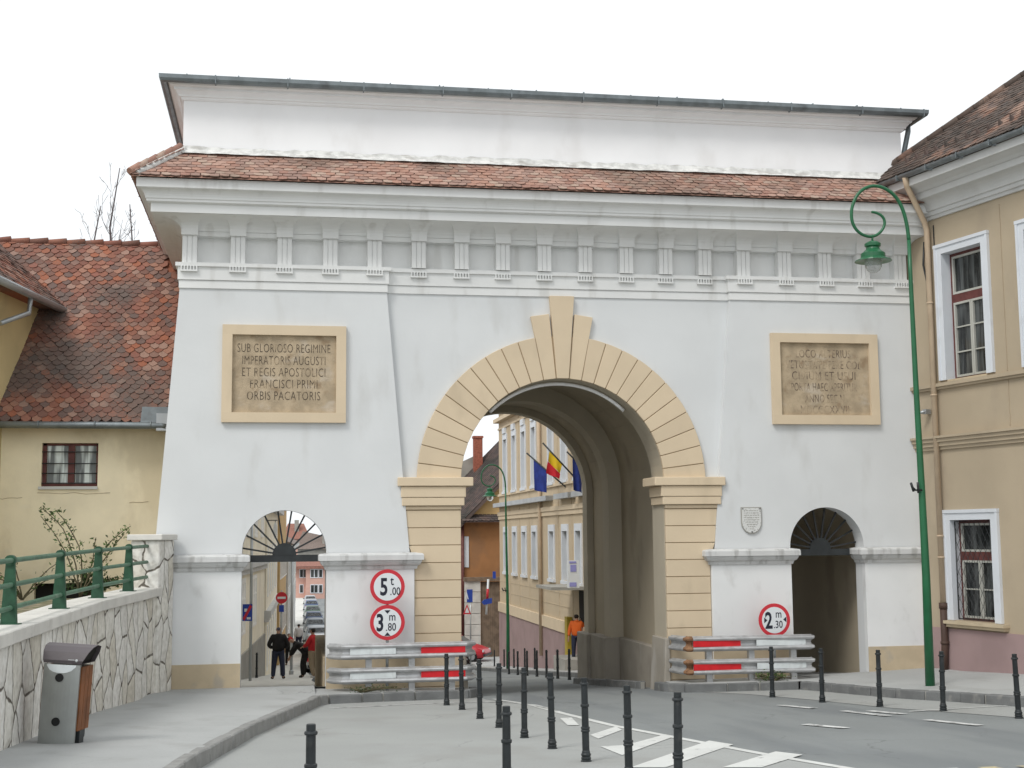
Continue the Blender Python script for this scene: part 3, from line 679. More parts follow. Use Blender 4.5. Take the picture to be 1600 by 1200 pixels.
co = [(-.3,9.31),(-.01,9.302)] + [(-.01+.44*(1-math.cos(t)), 9.302+.235*math.sin(t)) for t in [i*PI/2/7 for i in range(1,8)]]
co += [(.56,9.545),(.56,9.72),(.60,9.725),(.64,9.745),(.64,9.79)]
co += [(.66+.14*(1-math.cos(t)), 9.80+.17*math.sin(t)) for t in [i*PI/2/6 for i in range(7)]]
co += [(.82,9.985),(.82,10.165),(-.3,10.17)]
fr.build('frieze', M['cornice'], gate)
cn = MB(); cn.sweep(co, path); cn.build('cornice', M['cornice'], gate)
bxs = [-1.86,-.90,.04,.97,1.88, 2.80,3.70,4.58,5.47,6.36,7.26,8.13,9.01, 9.88,10.82,11.75,12.65,13.52]
for bx_ in bxs:
    y0 = 0; b = MB()
    for k in (-1, 0, 1): b.box(bx_+k*.1-.0445, bx_+k*.1+.0445, -.02, .3, 8.646, 9.205)
    b.box(bx_-.141, bx_+.141, .0, .3, 8.648, 9.203)
    b.box(bx_-.165, bx_+.165, -.09, .3, 9.206, 9.345)
    n_ = 7; L_ = []
    for i in range(n_):
        t = i/(n_-1); c = 1-math.cos(t*PI/2); L_.append((.165+.15*c, .09+.44*c, 9.3455+.195*math.sin(t*PI/2)))
    vs = []
    for hw, pr_, z in L_: vs += [(bx_-hw, -pr_, z), (bx_+hw, -pr_, z), (bx_+hw, .2, z), (bx_-hw, .2, z)]
    fs = [(4*i+k, 4*i+(k+1)%4, 4*i+4+(k+1)%4, 4*i+4+k) for i in range(n_-1) for k in range(4)] + [(3,2,1,0), tuple(4*(n_-1)+k for k in range(4))]
    b.add(vs, fs)
    yo = -.055 if (bx_ < 2.1 or bx_ > mir(2.1)) else .065
    b.box(bx_-.17, bx_+.17, yo-.065, yo+.01, 8.45, 8.482)
    for k in range(6): b.box(bx_-.15+k*.06-.013, bx_-.15+k*.06+.013, yo-.06, yo+.01, 8.48, 8.559)
    b.build('bracket', M['cornice'], gate)
# tiled skirt roof between cornice and attic
EV, EZ, TZ = .92, 10.175, 10.93
sk_ = MB()
sk_.add([(XL-EV,YB,EZ-.01),(XL-EV,-EV,EZ-.01),(XR+EV,-EV,EZ-.01),(XR+EV,YB,EZ-.01),(XL,YB,TZ-.03),(XL,0,TZ-.03),(XR,0,TZ-.03),(XR,YB,TZ-.03)], [(0,1,5,4),(1,2,6,5),(2,3,7,6)])
sl_ = math.hypot(EV, TZ-EZ)
tiles(sk_, (XL-EV,-EV,EZ), (1,0,0), (0,EV,TZ-EZ), XR-XL+2*EV, sl_, .19, .13, pointed=.22, lift=.024, keep=lambda p: (p.x-(XL-EV)) > (p.y+EV)-.05 and (XR+EV-p.x) > (p.y+EV)-.05, seed=11, ripple=.006)
tiles(sk_, (XL-EV,YB,EZ), (0,-1,0), (EV,0,TZ-EZ), YB+EV, sl_, .19, .13, pointed=.22, lift=.024, keep=lambda p: (p.y+EV) > (p.x-(XL-EV))-.05, seed=12)
sk_.build('skirt_roof', M['tile_gate'], gate, recalc=False)
mo = MB()
rnd = random.Random(5)
hp0, hp1 = Vector((XL-EV+.06,-EV+.04,EZ+.05)), Vector((XL-.0,0,TZ+.05))
mo.tube([hp0.lerp(hp1, t)+Vector((.05,.0,.0)) for t in (0,.25,.5,.75,1)], .075, n=8)
n_ = 90; vs = []
for i in range(n_+1):
    x = XL-.02 + (XR-XL)*i/n_; o = rnd.uniform(.0, .05); u_ = rnd.uniform(0, .05)
    vs += [(x, -.012, TZ+.10+u_), (x, -.05-o*.4, TZ+.045), (x, -.16-o, TZ-.055)]
mo.add(vs, [(3*i+k, 3*i+3+k, 3*i+4+k, 3*i+1+k) for i in range(n_) for k in range(2)])
mo.build('mortar_fillet', M['mortar'], gate)
ht = MB()
for k in range(6):
    a = hp0.lerp(hp1, k/6-.01); b = hp0.lerp(hp1, (k+1)/6+.03); up = Vector((0,0,.05))
    ht.tube([a+up*.6+Vector((-.07,0,.0)), b+up+Vector((-.07,0,.02))], [.085,.07], n=8)
ht.build('hip_tile', M['tile_gate'], gate)
# attic
at_ = MB(); at_.box(XL, XR-.04, .0, YB, 10.5, 12.2); at_.build('attic', M['attic'], gate)
ac = MB()
ac.sweep([(-.2,12.02),(.02,12.02),(.05,12.05),(.055,12.08),(.09,12.085),(.10,12.12),(.16,12.19),(.19,12.2),(.19,12.25),(.27,12.27),(.31,12.33),(.31,12.36),(-.2,12.36)], [(XL, YB), (XL, 0), (XR-.04, 0), (XR-.04, YB)])
ac.build('attic_cornice', M['attic'], gate)
gt = MB()
gp = [(.30,12.34),(.33,12.285),(.38,12.265),(.44,12.29),(.465,12.34),(.47,12.42),(.455,12.425),(.44,12.36),(.31,12.37)]
gt.sweep(gp, [(XL, YB), (XL, 0), (XR-.04, 0), (XR-.04, YB)])
for k in range(11):
    x = XL+.55+k*1.55 + (.1 if k % 3 == 0 else 0)
    gt.box(x-.012, x+.012, -.478, -.3, 12.262, 12.432)
gt.build('gutter', M['metal_gutter'], gate)
rf = MB()
x0, x1 = XL-.42, XR+.38
rf.add([(x0,-.42,12.425),(x1,-.42,12.425),(x1,YB+.4,12.425),(x0,YB+.4,12.425),(x0+2.5,3.8,12.95),(x1-2.5,3.8,12.95)], [(0,1,5,4),(1,2,5),(2,3,4,5),(3,0,4)])
for k in range(16):
    x = x0+.5+k*1.03; rf.box(x-.012, x+.012, -.42, .6, 12.42, 12.452+.008*(k % 3))
rf.build('sheet_roof', M['metal_gutter'], gate)
# rain pipe at the right end of the attic
rp = MB(); rp.tube([(XR+.22,.15,12.3),(XR+.22,.15,12.1),(XR+.02,.2,11.2),(XR+.02,.2,10.8)], .06); rp.build('rain_pipe', M['metal_gutter'], gate)

# inscription panels (framed, recessed)
def panel(x0, x1, z0, z1, lines, inkm, label, sizes):
    t = thing('inscription_panel', label, 'inscription', ((x0+x1)/2, 0, z0))
    w = .20; f = MB()
    f.sweep([(0,0)], [(0,0),(1,0)]) if False else None
    for a, b, c, d in ((x0,x1,z1-w,z1),(x0,x1,z0,z0+w)): f.box(a, b, -.09, -.002, c, d)
    f.box(x0, x0+w, -.09, -.002, z0+w, z1-w); f.box(x1-w, x1, -.09, -.002, z0+w, z1-w)
    f.build('frame', M['beige'], t)
    s = MB(); s.box(x0+w, x1-w, -.02, -.003, z0+w, z1-w); sp = s.build('slab', M['panelstone'], t)
    for k, (txt, zc, wd) in enumerate(lines):
        m_ = text_mb(txt, .235, ext=.003, bold=-.004, spacing=1.08)
        xs = [v.x for v in m_.v]; ys = [v.y for v in m_.v]; sx = wd/(max(xs)-min(xs)); xm = (max(xs)+min(xs))/2
        sy = .172/(max(ys)-min(ys))
        m_.xf(Matrix.Translation(((x0+x1)/2 + sizes, -.0225, zc)) @ FRONT @ Matrix.Diagonal((sx, sy, 1, 1)) @ Matrix.Translation((-xm, 0, 0)))
        m_.build('lettering', inkm, t)
    return t
panel(-1.18, 1.30, 5.40, 7.38, [('SUB GLORIOSO REGIMINE', 6.83, 1.86), ('IMPERATORIS AUGUSTI', 6.58, 1.66), ('ET REGIS APOSTOLICI', 6.34, 1.66), ('FRANCISCI PRIMI', 6.10, 1.34), ('ORBIS PACATORIS', 5.86, 1.46)], M['ink'],
      'framed stone inscription above the left small arch, first line SUB GLORIOSO REGIMINE', -.01)
panel(mir(1.25), mir(-1.20), 5.42, 7.40, [('LOCO ALTERIUS', 6.88, 1.25), ('VETUSTATE FERE COL', 6.64, 1.72), ('CIVIUM ET USUI', 6.40, 1.45), ('PORTA HAEC APERITUR', 6.15, 1.50), ('ANNO SEC N', 5.90, .90), ('MDCCCXXVII', 5.66, 1.1)], M['ink_worn'],
      'framed stone inscription above the right small arch, badly worn with pale patches', -.02)
# shield plaque
sh = thing('shield_plaque', 'small grey shield-shaped plaque with engraved lines beside the right small arch', 'plaque', (9.89, 0, 3.08))
mb = MB(); o = [(9.665,3.645),(10.115,3.645),(10.115,3.32)] + [(9.89+.225*math.cos(a), 3.32+.24*math.sin(a)) for a in [-i*PI/10 for i in range(1,10)]] + [(9.665,3.32)]
mb.prism(o, -.035, -.001); mb.build('rim', M['greystucco'], sh)
mb = MB(); mb.prism([(9.89+(x-9.89)*.93, 3.38+(z-3.38)*.93) for x, z in o], -.042, -.034); mb.build('plate', M['plaque'], sh)
for x, z in ((9.70,3.61),(10.08,3.61),(9.89,3.12)): mb = MB(); mb.box(x-.012, x+.012, -.05, -.03, z-.012, z+.012); mb.build('screw', M['iron'], sh)
mb = MB(); rnd = random.Random(3)
for k in range(9):
    z = 3.57-k*.048; hw = .17 if k < 5 else .17-(k-4)*.03; x = 9.89-hw
    while x < 9.89+hw-.02:
        l = rnd.uniform(.02, .07); mb.box(x, min(x+l, 9.89+hw), -.0445, -.041, z-.007, z+.005); x += l+.014
mb.build('lettering', M['greystucco'], sh)

# ------------------------------------------------------------------ road signs
def disc(cx, cy, cz, r, y0, n=40):
    mb = MB(); mb.prism(arc(cx, cz, r, 0, 2*PI*(n-1)/n, n-1), cy, cy+y0); return mb
def round_sign(t, cx, cz, y, big, unit, dec, arrows, bigx=-.13):
    d = disc(cx, y, cz, .345, .012).build('disc', M['redsign'], t)
    disc(cx, y-.003, cz, .272, .004).build('face', M['signwhite'], d)
    def tx(s, h, x, z, sx, bold):
        m_ = text_mb(s, 1, ext=.0, bold=bold, align='LEFT'); ys = [v.y for v in m_.v]; k = h/(max(ys)-min(ys)); y0 = min(ys); x0 = min(v.x for v in m_.v)
        m_.xf(Matrix.Translation((cx+x, y-.005, cz+z)) @ FRONT @ Matrix.Diagonal((k*sx, k, .002, 1)) @ Matrix.Translation((-x0, -y0, 0)))
        m_.build('lettering', M['signblack'], d)
    tx(big[0], .35, big[1], -.175, .70, .026); tx(unit[0], unit[3], unit[1], unit[2], .8, .01)
    tx('.', .026, dec[1], -.165, 1, .0); tx(dec[0][1:], .155, dec[1]+.04, -.165 + dec[2], .78, .012)
    for ax, az, dx, dz in arrows:
        a = MB()
        # triangle with tip at (ax,az) pointing along (dx,dz)
        a.prism([(cx+ax, cz+az), (cx+ax-dx*.07-dz*.06, cz+az-dz*.07+dx*.06), (cx+ax-dx*.07+dz*.06, cz+az-dz*.07-dx*.06)], y-.006, y-.0035); a.build('arrow', M['signblack'], d)
t = thing('road_sign', 'post with two red-ringed round signs, 5.00 t above 3.80 m', 'road sign', (2.12, -.42, .05))
mb = MB(); mb.tube([(2.12,-.42,-.1),(2.12,-.42,2.2)], .03); mb.build('post', M['zinc'], t)
YSIG = -.47
round_sign(t, 2.12, 2.10, YSIG, ('5', -.145), ('t', .055, .03, .15), ('.00', .055, .0), [])
round_sign(t, 2.12, 1.40, YSIG, ('3', -.215), ('m', .035, .035, .11), ('.80', -.03, .0), [(0, .17, 0, -1), (0, -.19, 0, 1)])
t = thing('road_sign', 'single red-ringed round sign reading 2.30 m above the right-hand crash barrier', 'road sign', (10.17, -.42, .05))
mb = MB(); mb.tube([(10.17,-.42,-.1),(10.17,-.42,1.4)], .03); mb.build('post', M['zinc'], t)
round_sign(t, 10.17, 1.29, YSIG, ('2', -.205), ('m', .03, .05, .11), ('.30', -.02, .0), [(-.155, 0, 1, 0), (.19, .01, -1, 0)])

# ------------------------------------------------------------------ crash barriers
WP = [(.0,.0),(.02,.015),(.075,.03),(.085,.055),(.075,.085),(.015,.115),(.0,.155),(.015,.195),(.075,.225),(.085,.255),(.075,.28),(.02,.295),(.0,.31)]
def w_prof(z0): 
    a = [(o, z+z0) for o, z in WP]; return a + [(o-.012, z+z0) for o, z in WP[::-1]]
def barrier(label, path, bounds, group, y_posts, red, white, rusty=None):
    t = thing('crash_barrier', label, 'barrier', (path[1][0], path[1][1], .05), group)
    for z0 in (.225, .695):
        m_ = MB(); m_.sweep(w_prof(z0), path); rl = m_.build('rail', M['steel'], t)
        for (x0, x1), mt in ((red, 'red'), (white, 'whitepanel')):
            n_ = 1; q = MB()
            y = interp([(p[1], p[0]) for p in path[1:-1]], (x0+x1)/2) if False else path[1][1] + (path[2][1]-path[1][1])*((x0+x1)/2-path[1][0])/(path[2][0]-path[1][0])
            q.box(x0, x1, y-.056, y-.04, z0+.098, z0+.222)
            if mt == 'whitepanel':
                for k in range(14): q.box(x0+(x1-x0)*k/14+.01, x0+(x1-x0)*(k+1)/14-.006, y-.0585, y-.055, z0+.103, z0+.216)
            q.build('reflector', M[mt], rl)
        if rusty:
            q = MB(); q.sweep([(o+.004, z) for o, z in w_prof(z0)], rusty); q.build('rusty_joint', M['rust'], rl)
    for x in y_posts:
        y = path[1][1] + (path[2][1]-path[1][1])*(x-path[1][0])/(path[2][0]-path[1][0])
        q = MB(); q.box(x-.06, x+.06, y+.02, y+.14, -.1, .95); q.build('post', M['steel'], t)
    return t
barrier('steel crash barrier under the 5.00 t sign, left of the main arch', [(.99,-.30),(1.24,-.55),(3.66,-.52),(3.82,-.36),(3.86,.0)], None, 'crash barriers beside the main arch', (1.75, 2.6, 3.4), (2.78,3.66), (1.38,2.28))
barrier('steel crash barrier with rusty corner under the 2.30 m sign', [(8.06,-.06),(8.26,-.60),(10.86,-.68),(10.90,-.60)], None, 'crash barriers beside the main arch', (8.7, 9.6, 10.5), (8.34,9.35), (9.68,10.74), rusty=[(8.235,-.53),(8.26,-.60),(8.34,-.604)])

# ------------------------------------------------------------------ bollards
def bollard_proto():
    t = thing('bollard', '', 'bollard')
    b = MB(); b.lathe([(.062,-.25),(.062,.012),(.052,.02),(.055,.03),(.057,.045),(.05,.052),(.05,.062),(.056,.07),(.056,.085),(.048,.095),(.046,.11),(.041,.125),
                       (.041,.325),(.05,.33),(.052,.345),(.046,.352),(.046,.36),(.052,.367),(.05,.382),(.040,.388),
                       (.039,.60),(.048,.607),(.050,.62),(.048,.633),(.038,.64),(.037,.845),(.048,.85),(.052,.862),(.048,.875),(.036,.88),(.036,.925),(.030,.93)], n=18)
    b.build('shaft', M['bollard'], t, world=False)
    return t
bp_ = bollard_proto(); first = True
ORD = ['first','second','third','fourth','fifth','sixth','seventh','eighth','ninth','tenth','eleventh','twelfth']
def put_bollard(p, label, group, lean=(0,0), sink=0):
    global first
    o = bp_ if first else copy_tree(bp_)
    first = False
    o.location = (p.x, p.y, p.z-sink); o['_loc'] = tuple(o.location); o['label'] = label; o['group'] = group
    o.rotation_euler = (lean[0], lean[1], random.uniform(0, 6))
ROW = [(1060,1243),(983,1217),(916,1190),(863,1170),(819.5,1153),(780,1137),(750,1123),(722,1109),(698,1102)]
for i, (x, y) in enumerate(ROW):
    p = gnd(x, y, -.014)
    put_bollard(p, 'black ringed bollard, %s from the camera in the row beside the white hatching' % ('nearest' if i == 0 else ORD[i]), 'bollards in the row beside the road hatching', lean=(random.uniform(-.018,.018), random.uniform(-.022,.010)))
put_bollard(at(486,1131,-17.0)-Vector((0,0,.93)), 'black bollard standing alone at the bottom edge, left of the hatched row', 'bollards in the foreground', sink=0)
put_bollard(at(791,1103,-15.3)-Vector((0,0,.93)), 'black bollard cut by the bottom edge, in front of the middle of the row', 'bollards in the foreground', sink=0)
for i, (x, y) in enumerate([(1207,1089),(1285,1097),(1375,1104),(1474,1111),(1592,1122)]):
    p = gnd(x, y, -.014)
    lab = ['black bollard in front of the right-hand crash barrier', 'black bollard in front of the right small arch', 'black bollard in front of the beige plinth right of the small arch', 'black bollard next to the foot of the green lamp post', 'black leaning bollard in front of the beige house, at the right edge'][i]
    put_bollard(p, lab, 'bollards along the right-hand kerb', lean=(0, [.0,-.004,0,-.012,-.035][i]))
# bollards of the street beyond
far = [(884,1066),(867,1062),(852,1059),(838,1058),(825,1055),(810,1053),(802,1050)]
nB = len(far)
for i, (x, y) in enumerate([(8.72,13.2),(8.85,15.6),(9.0,18.2),(9.12,20.6),(9.2,23),(9.3,25.6),(9.42,28.4)]):
    put_bollard(Vector((x, y, rz(y)-.02)), 'slim black bollard beyond the main arch, %s along the near edge of the far road' % ('nearest' if i == 0 else ORD[i]), 'bollards beyond the main arch')
for i, (x, y) in enumerate([(11.0,31),(11.1,34),(11.2,37.5),(11.3,41),(11.35,44.5)]):
    put_bollard(Vector((x, y, rz(y)+.12)), 'thin black bollard on the far pavement beyond the arch, %s from the far lamp post' % ORD[i], 'bollards on the far pavement')
put_bollard(Vector((-.80, 24.5, rz(24.5)+.15)), 'thin black bollard by the cream wall seen through the left small arch', 'bollards beyond the left arch')

# ------------------------------------------------------------------ street lamps
lamp = thing('street_lamp', 'tall green street lamp with curled arm before the right end of the gate', 'street lamp', (11.6, -4.0, .28))
YL = -4.0
pts = [(1453,1063),(1447,900),(1440,760),(1431,600),(1423,440),(1420,375),(1417,352),(1411,329),(1402,311),(1390,299),(1376,292),(1361,291),(1347,297),(1337,309),(1331,326),(1331,343),(1336,356),(1345,365),(1357,369.5),(1368,368),(1377,361),(1382,351),(1381,342),(1376,336),(1369,332.5),(1362,331)]
P3 = [at(x, y, YL) for x, y in pts]; P3[0].z = .1
mb = MB(); mb.tube(P3[:6], [.088,.074,.063,.051,.040,.035], n=16); mb.build('post', M['green'], lamp)
def smooth_path(P, n=4):
    out = []
    for i in range(len(P)-1):
        p0, p1, p2, p3 = P[max(i-1,0)], P[i], P[i+1], P[min(i+2,len(P)-1)]
        for k in range(n):
            t = k/n; out.append(.5*((2*p1)+(p2-p0)*t+(2*p0-5*p1+4*p2-p3)*t*t+(3*p1-p0-3*p2+p3)*t*t*t))
    return out+[P[-1]]
sp_ = smooth_path(P3[5:]); mb = MB(); mb.tube(sp_, [.036-.011*i/(len(sp_)-1) for i in range(len(sp_))], n=12); mb.build('curled_arm', M['green'], lamp)
hc = at(1363, 372, YL)
mb = MB(); mb.tube([hc+Vector((0,0,.06)), hc-Vector((0,0,.1))], .02, n=8)
mb.lathe([(.03,.0),(.11,-.03),(.15,-.06),(.15,-.11),(.12,-.13),(.13,-.17),(.17,-.21),(.225,-.25),(.23,-.33),(.25,-.345),(.34,-.385),(.345,-.40),(.24,-.39),(.2,-.385)], hc-Vector((0,0,.05)), n=28)
mb.build('lamp_hood', M['green'], lamp)
mb = MB(); mb.lathe([(.15,-.42),(.16,-.47),(.155,-.55),(.12,-.62),(.07,-.66),(.01,-.67)], hc, n=20, smooth=True); mb.build('globe', M['globe'], lamp)
c_ = at(1440, 766, YL); mb = MB()
mb.tube([c_+Vector((-.02,-.05,0)), c_+Vector((-.16,-.08,.0)), c_+Vector((-.22,-.08,.06))], .018, n=8)
mb.tube([c_+Vector((-.10,-.07,-.05)), c_+Vector((-.13,-.12,.14))], .024, n=8); mb.tube([c_+Vector((-.2,-.08,-.02)), c_+Vector((-.27,-.13,.13))], .024, n=8)
mb.build('flag_holder', M['iron'], lamp)
l2 = copy_tree(lamp); l2.location = (10.15, 34.2, rz(34.2)+.10); l2['label'] = 'distant green street lamp with a curled arm seen through the main arch'

# ------------------------------------------------------------------ right-hand house
RA = R(-12.2); RD = Vector((math.sin(RA), math.cos(RA), 0)); RN = Vector((-RD.y, RD.x, 0))   # RN points out of the facade towards the street
RP = Vector((13.75, 0, 0))
RM = Matrix(((-RD.x, RN.x, 0, RP.x), (-RD.y, RN.y, 0, RP.y), (0, 0, 1, 0), (0, 0, 0, 1)))     # (s, o, z) -> world
hr = thing('right_house', 'beige two-storey house with white window surrounds at the right edge', 'house', (13.75, 0, 0))
def RB(mb, name, mt, parent=None, **k): return mb.xf(RM).build(name, M[mt], parent or hr, **k)
def wall_holes(mb, s0, s1, z0, z1, holes, d):
    ss = sorted({s0, s1, *[h[0] for h in holes], *[h[1] for h in holes]}); zz = sorted({z0, z1, *[h[2] for h in holes], *[h[3] for h in holes]})
    for a, b in zip(ss, ss[1:]):
        for c, e in zip(zz, zz[1:]):
            m_ = ((a+b)/2, (c+e)/2)
            if any(h[0] < m_[0] < h[1] and h[2] < m_[1] < h[3] for h in holes): continue
            mb.poly([(a,0,c),(b,0,c),(b,0,e),(a,0,e)])
    for a, b, c, e in holes:
        mb.add([(a,0,c),(b,0,c),(b,0,e),(a,0,e),(a,-d,c),(b,-d,c),(b,-d,e),(a,-d,e)], [(0,1,5,4),(1,2,6,5),(2,3,7,6),(3,0,4,7)])
UPW = [(1.10,2.32,6.30,9.02),(3.55,4.77,6.30,9.02),(6.0,7.22,6.30,9.02),(8.45,9.67,6.30,9.02)]
LOW = [(1.00,2.22,1.25,3.33),(3.55,4.77,1.25,3.33),(6.0,7.22,1.25,3.33),(8.45,9.67,1.25,3.33)]
mb = MB(); wall_holes(mb, -3, 13, 1.07, 10.0, UPW+LOW, .26)
mb.poly([(13,0,1.0),(13,-9,1.0),(13,-9,10),(13,0,10)]); mb.poly([(-3,0,1),(-3,-9,1),(-3,-9,10),(-3,0,10)])
RB(mb, 'wall', 'beigewall', recalc=False)
mb = MB(); mb.box(.0, 13, -.2, .035, -.6, 1.07); RB(mb, 'plinth', 'mauve')
mb = MB()
mb.box(-.02, 13, -.02, .07, 6.12, 6.17); mb.box(-.02, 13, -.02, .11, 6.171, 6.245)
RB(mb, 'sill_course', 'beigewall')
mb = MB()
mb.box(-.02,13,-.02,.05,4.83,4.90); mb.box(-.02,13,-.02,.09,4.901,4.99); mb.box(-.02,13,-.02,.13,4.991,5.07); mb.box(-.02,13,-.02,.17,5.071,5.12)
RB(mb, 'string_course', 'beigewall')
for a, b, c, e in ((2.86,2.885,5.2,6.1),(5.3,5.325,5.2,6.1),(2.86,2.88,6.3,9.7),(5.3,5.32,6.3,9.7)):
    mb = MB(); mb.box(a, b, -.01, .015, c, e); RB(mb, 'lesene', 'beigewall')
ecp = [(-.3,9.83),(.05,9.83),(.06,9.90),(.10,9.905),(.10,9.99),(.14,10.0)] + [(.14+.22*(1-math.cos(t)), 10.0+.22*math.sin(t)) for t in [i*PI/2/6 for i in range(1,7)]] + [(.40,10.23),(.40,10.36),(.44,10.37),(.50,10.42),(.62,10.47),(.70,10.49),(.70,10.66),(-.3,10.66)]
mb = MB(); mb.add([(s, o, z) for s in (-.9, 13) for o, z in ecp], [(k, (k+1) % len(ecp), (k+1) % len(ecp)+len(ecp), k+len(ecp)) for k in range(len(ecp))] + [tuple(range(len(ecp))), tuple(range(len(ecp), 2*len(ecp)))[::-1]])
RB(mb, 'eave_cornice', 'cornicewhite')
mb = MB(); gq = [(.70+.075+.085*math.cos(a), 10.74+.085*math.sin(a)) for a in [PI+i*PI/8 for i in range(9)]]; gq += [(x*1.0, z+.0) for x, z in [(.85,10.75),(.775,10.69),(.70,10.75)]]
mb.add([(s, o, z) for s in (-.05, 13) for o, z in gq], [(k, (k+1) % len(gq), (k+1) % len(gq)+len(gq), k+len(gq)) for k in range(len(gq))] + [tuple(range(len(gq))), tuple(range(len(gq), 2*len(gq)))[::-1]])
for k in range(12): mb.box(.75+k*.95, .775+k*.95, .68, .872, 10.64, 10.76)
RB(mb, 'gutter', 'metal_gutter')
mb = MB(); mb.tube([(.95,.78,10.68),(.92,.72,10.5),(.76,.16,9.78),(.76,.11,9.6),(.76,.11,1.55)], .062, n=12)
for z in (3.0, 2.55, 6.0, 8.0): mb.tube([(.76,.11,z-.02),(.76,.11,z+.02)], .074, n=12)
RB(mb, 'downpipe', 'pipe')
mb = MB(); mb.tube([(.76,.11,1.6),(.76,.11,.75),(.74,.13,.2)], .075, n=12); mb.tube([(.76,.11,1.48),(.76,.11,1.60)], .092, n=12); mb.tube([(.76,.11,.74),(.76,.11,.80)], .09, n=12); RB(mb, 'downpipe_shoe', 'brownpipe')
for q, r_ in (([(.55,.02,9.4),(.50,.03,8.9),(.60,.03,8.5),(.58,.02,8.0)], .022), ([(.87,.02,9.7),(.875,.02,6.3)], .012)):
    mb = MB(); mb.tube(q, r_, n=6); RB(mb, 'cable', 'iron')
mb = MB(); mb.box(.42,.54,.03,.16,5.62,5.72); mb.tube([(.48,.0,5.66),(.48,.1,5.66)], .02); mb.tube([(.52,.12,5.68),(.40,.26,5.64)], .035, n=10); RB(mb, 'security_camera', 'zinc')
def rwin(a, b, c, e, lower, k):
    w = MB()
    sw = .20
    for (x0,x1,z0,z1) in ((a-sw,b+sw,e,e+sw),(a-sw,a,c,e),(b,b+sw,c,e)):
        w.box(x0, x1, -.01, .05, z0, z1)
    w.box(a-sw-.02, b+sw+.02, -.01, .075, e+sw-.055, e+sw+.015); w.box(a-sw-.012, a-sw+.05, -.01, .068, c, e+sw-.056); w.box(b+sw-.05, b+sw+.012, -.01, .068, c, e+sw-.056)
    # painted reveal
    for q in ([(a+.003,.03,c),(a+.003,-.25,c),(a+.003,-.25,e),(a+.003,.03,e)], [(b-.003,.03,c),(b-.003,.03,e),(b-.003,-.25,e),(b-.003,-.25,c)], [(a,.03,e-.003),(b,.03,e-.003),(b,-.25,e-.003),(a,-.25,e-.003)]):
        w.poly(q)
    wo_ = RB(w, 'window', 'bluewhite')
    f = MB(); y0, y1 = -.255, -.19; tr = c + (e-c)*.64; fw = .07
    f.box(a, a+fw, y0, y1, c, e); f.box(b-fw, b, y0, y1, c, e); f.box(a+fw, b-fw, y0, y1, e-fw, e); f.box(a+fw, b-fw, y0, y1, c, c+.05); f.box(a+fw, b-fw, y0, y1+.01, tr-.09, tr+.09)
    RB(f, 'frame', 'maroon', wo_)
    s = MB(); m_ = (a+b)/2; y0, y1 = -.245, -.175
    def sash(x0, x1, z0, z1, bars, t_=.045):
        s.box(x0, x0+t_, y0, y1, z0, z1); s.box(x1-t_, x1, y0, y1, z0, z1); s.box(x0+t_, x1-t_, y0, y1, z0, z0+t_); s.box(x0+t_, x1-t_, y0, y1, z1-t_, z1)
        for zb in bars: s.box(x0+t_, x1-t_, y0, y1-.01, zb-.014, zb+.014)
    sash(a+fw, b-fw, tr+.09, e-fw, [])
    h0, h1 = c+.05, tr-.09
    bars = [h0+(h1-h0)/2] if lower else [h0+(h1-h0)/3, h0+2*(h1-h0)/3]
    sash(a+fw, m_-.004, h0, h1, bars); sash(m_+.004, b-fw, h0, h1, bars)
    RB(s, 'sash', 'sash', wo_)
    p = MB(); p.box(a+.02, b-.02, -.24, -.225, c+.02, e-.02); RB(p, 'pane', 'glass', wo_)
    # curtains behind, seen as paler strips
    if lower:
        gq_ = MB()
        n_ = 9
        for i in range(-8, 9):
            for sgn in (1, -1):
                # diagonal wires clipped to the opening
                H = e-c-.06; x0 = a + (b-a)*i/8
                pp = [(x0 + sgn*0 + (t if sgn > 0 else -t)*H*.55 + (0 if sgn > 0 else (b-a)), c+.03+t*H) for t in [j/16 for j in range(17)]]
                seg = [q for q in pp if a+.01 <= q[0] <= b-.01]
                if len(seg) > 1: gq_.tube([(q[0], -.07, q[1]) for q in (seg[0], seg[-1])], .006, n=4, cap=False)
        gq_.tube([(a+.02,-.07,c+.03),(b-.02,-.07,c+.03),(b-.02,-.07,e-.03),(a+.02,-.07,e-.03),(a+.02,-.07,c+.03)], .012, n=5)
        RB(gq_, 'grille', 'iron', wo_)
        q = MB(); q.box(a-.28, b+.36, -.26, .17, c-.075, c-.01); q.box(a-.25, b+.33, -.02, .12, c-.14, c-.076); RB(q, 'sill', 'plinth', wo_)
    else:
        q = MB(); q.box(a, b, -.26, .02, c-.04, c-.001); RB(q, 'sill', 'plinth', wo_)
    return wo_
for k, h in enumerate(UPW): rwin(*h, False, k)
for k, h in enumerate(LOW): rwin(*h, True, k)
# roof: hipped, tiles
RUN = 6.0; PT = math.tan(R(40)); EO, EZZ = .86, 10.74
def roofp(s, u): return (s, EO-u, EZZ+u*PT)
mb = MB()
HS = 1.05       # hip advance per run
def hip_s(u): return -.75 + HS*u
mb.poly([roofp(-.75,0), roofp(13,0), roofp(13,RUN), roofp(hip_s(RUN),RUN)])
mb.poly([roofp(-.75,0), roofp(hip_s(RUN),RUN), (-.75, EO-2*RUN, EZZ)])
tiles(mb, roofp(-.9,.0), (1,0,0), (0,-1,PT), 13.5, RUN/math.cos(R(40)), .18, .15, pointed=.25, lift=.022, keep=lambda p: p.x > hip_s(EO-p.y)+.02, seed=21)
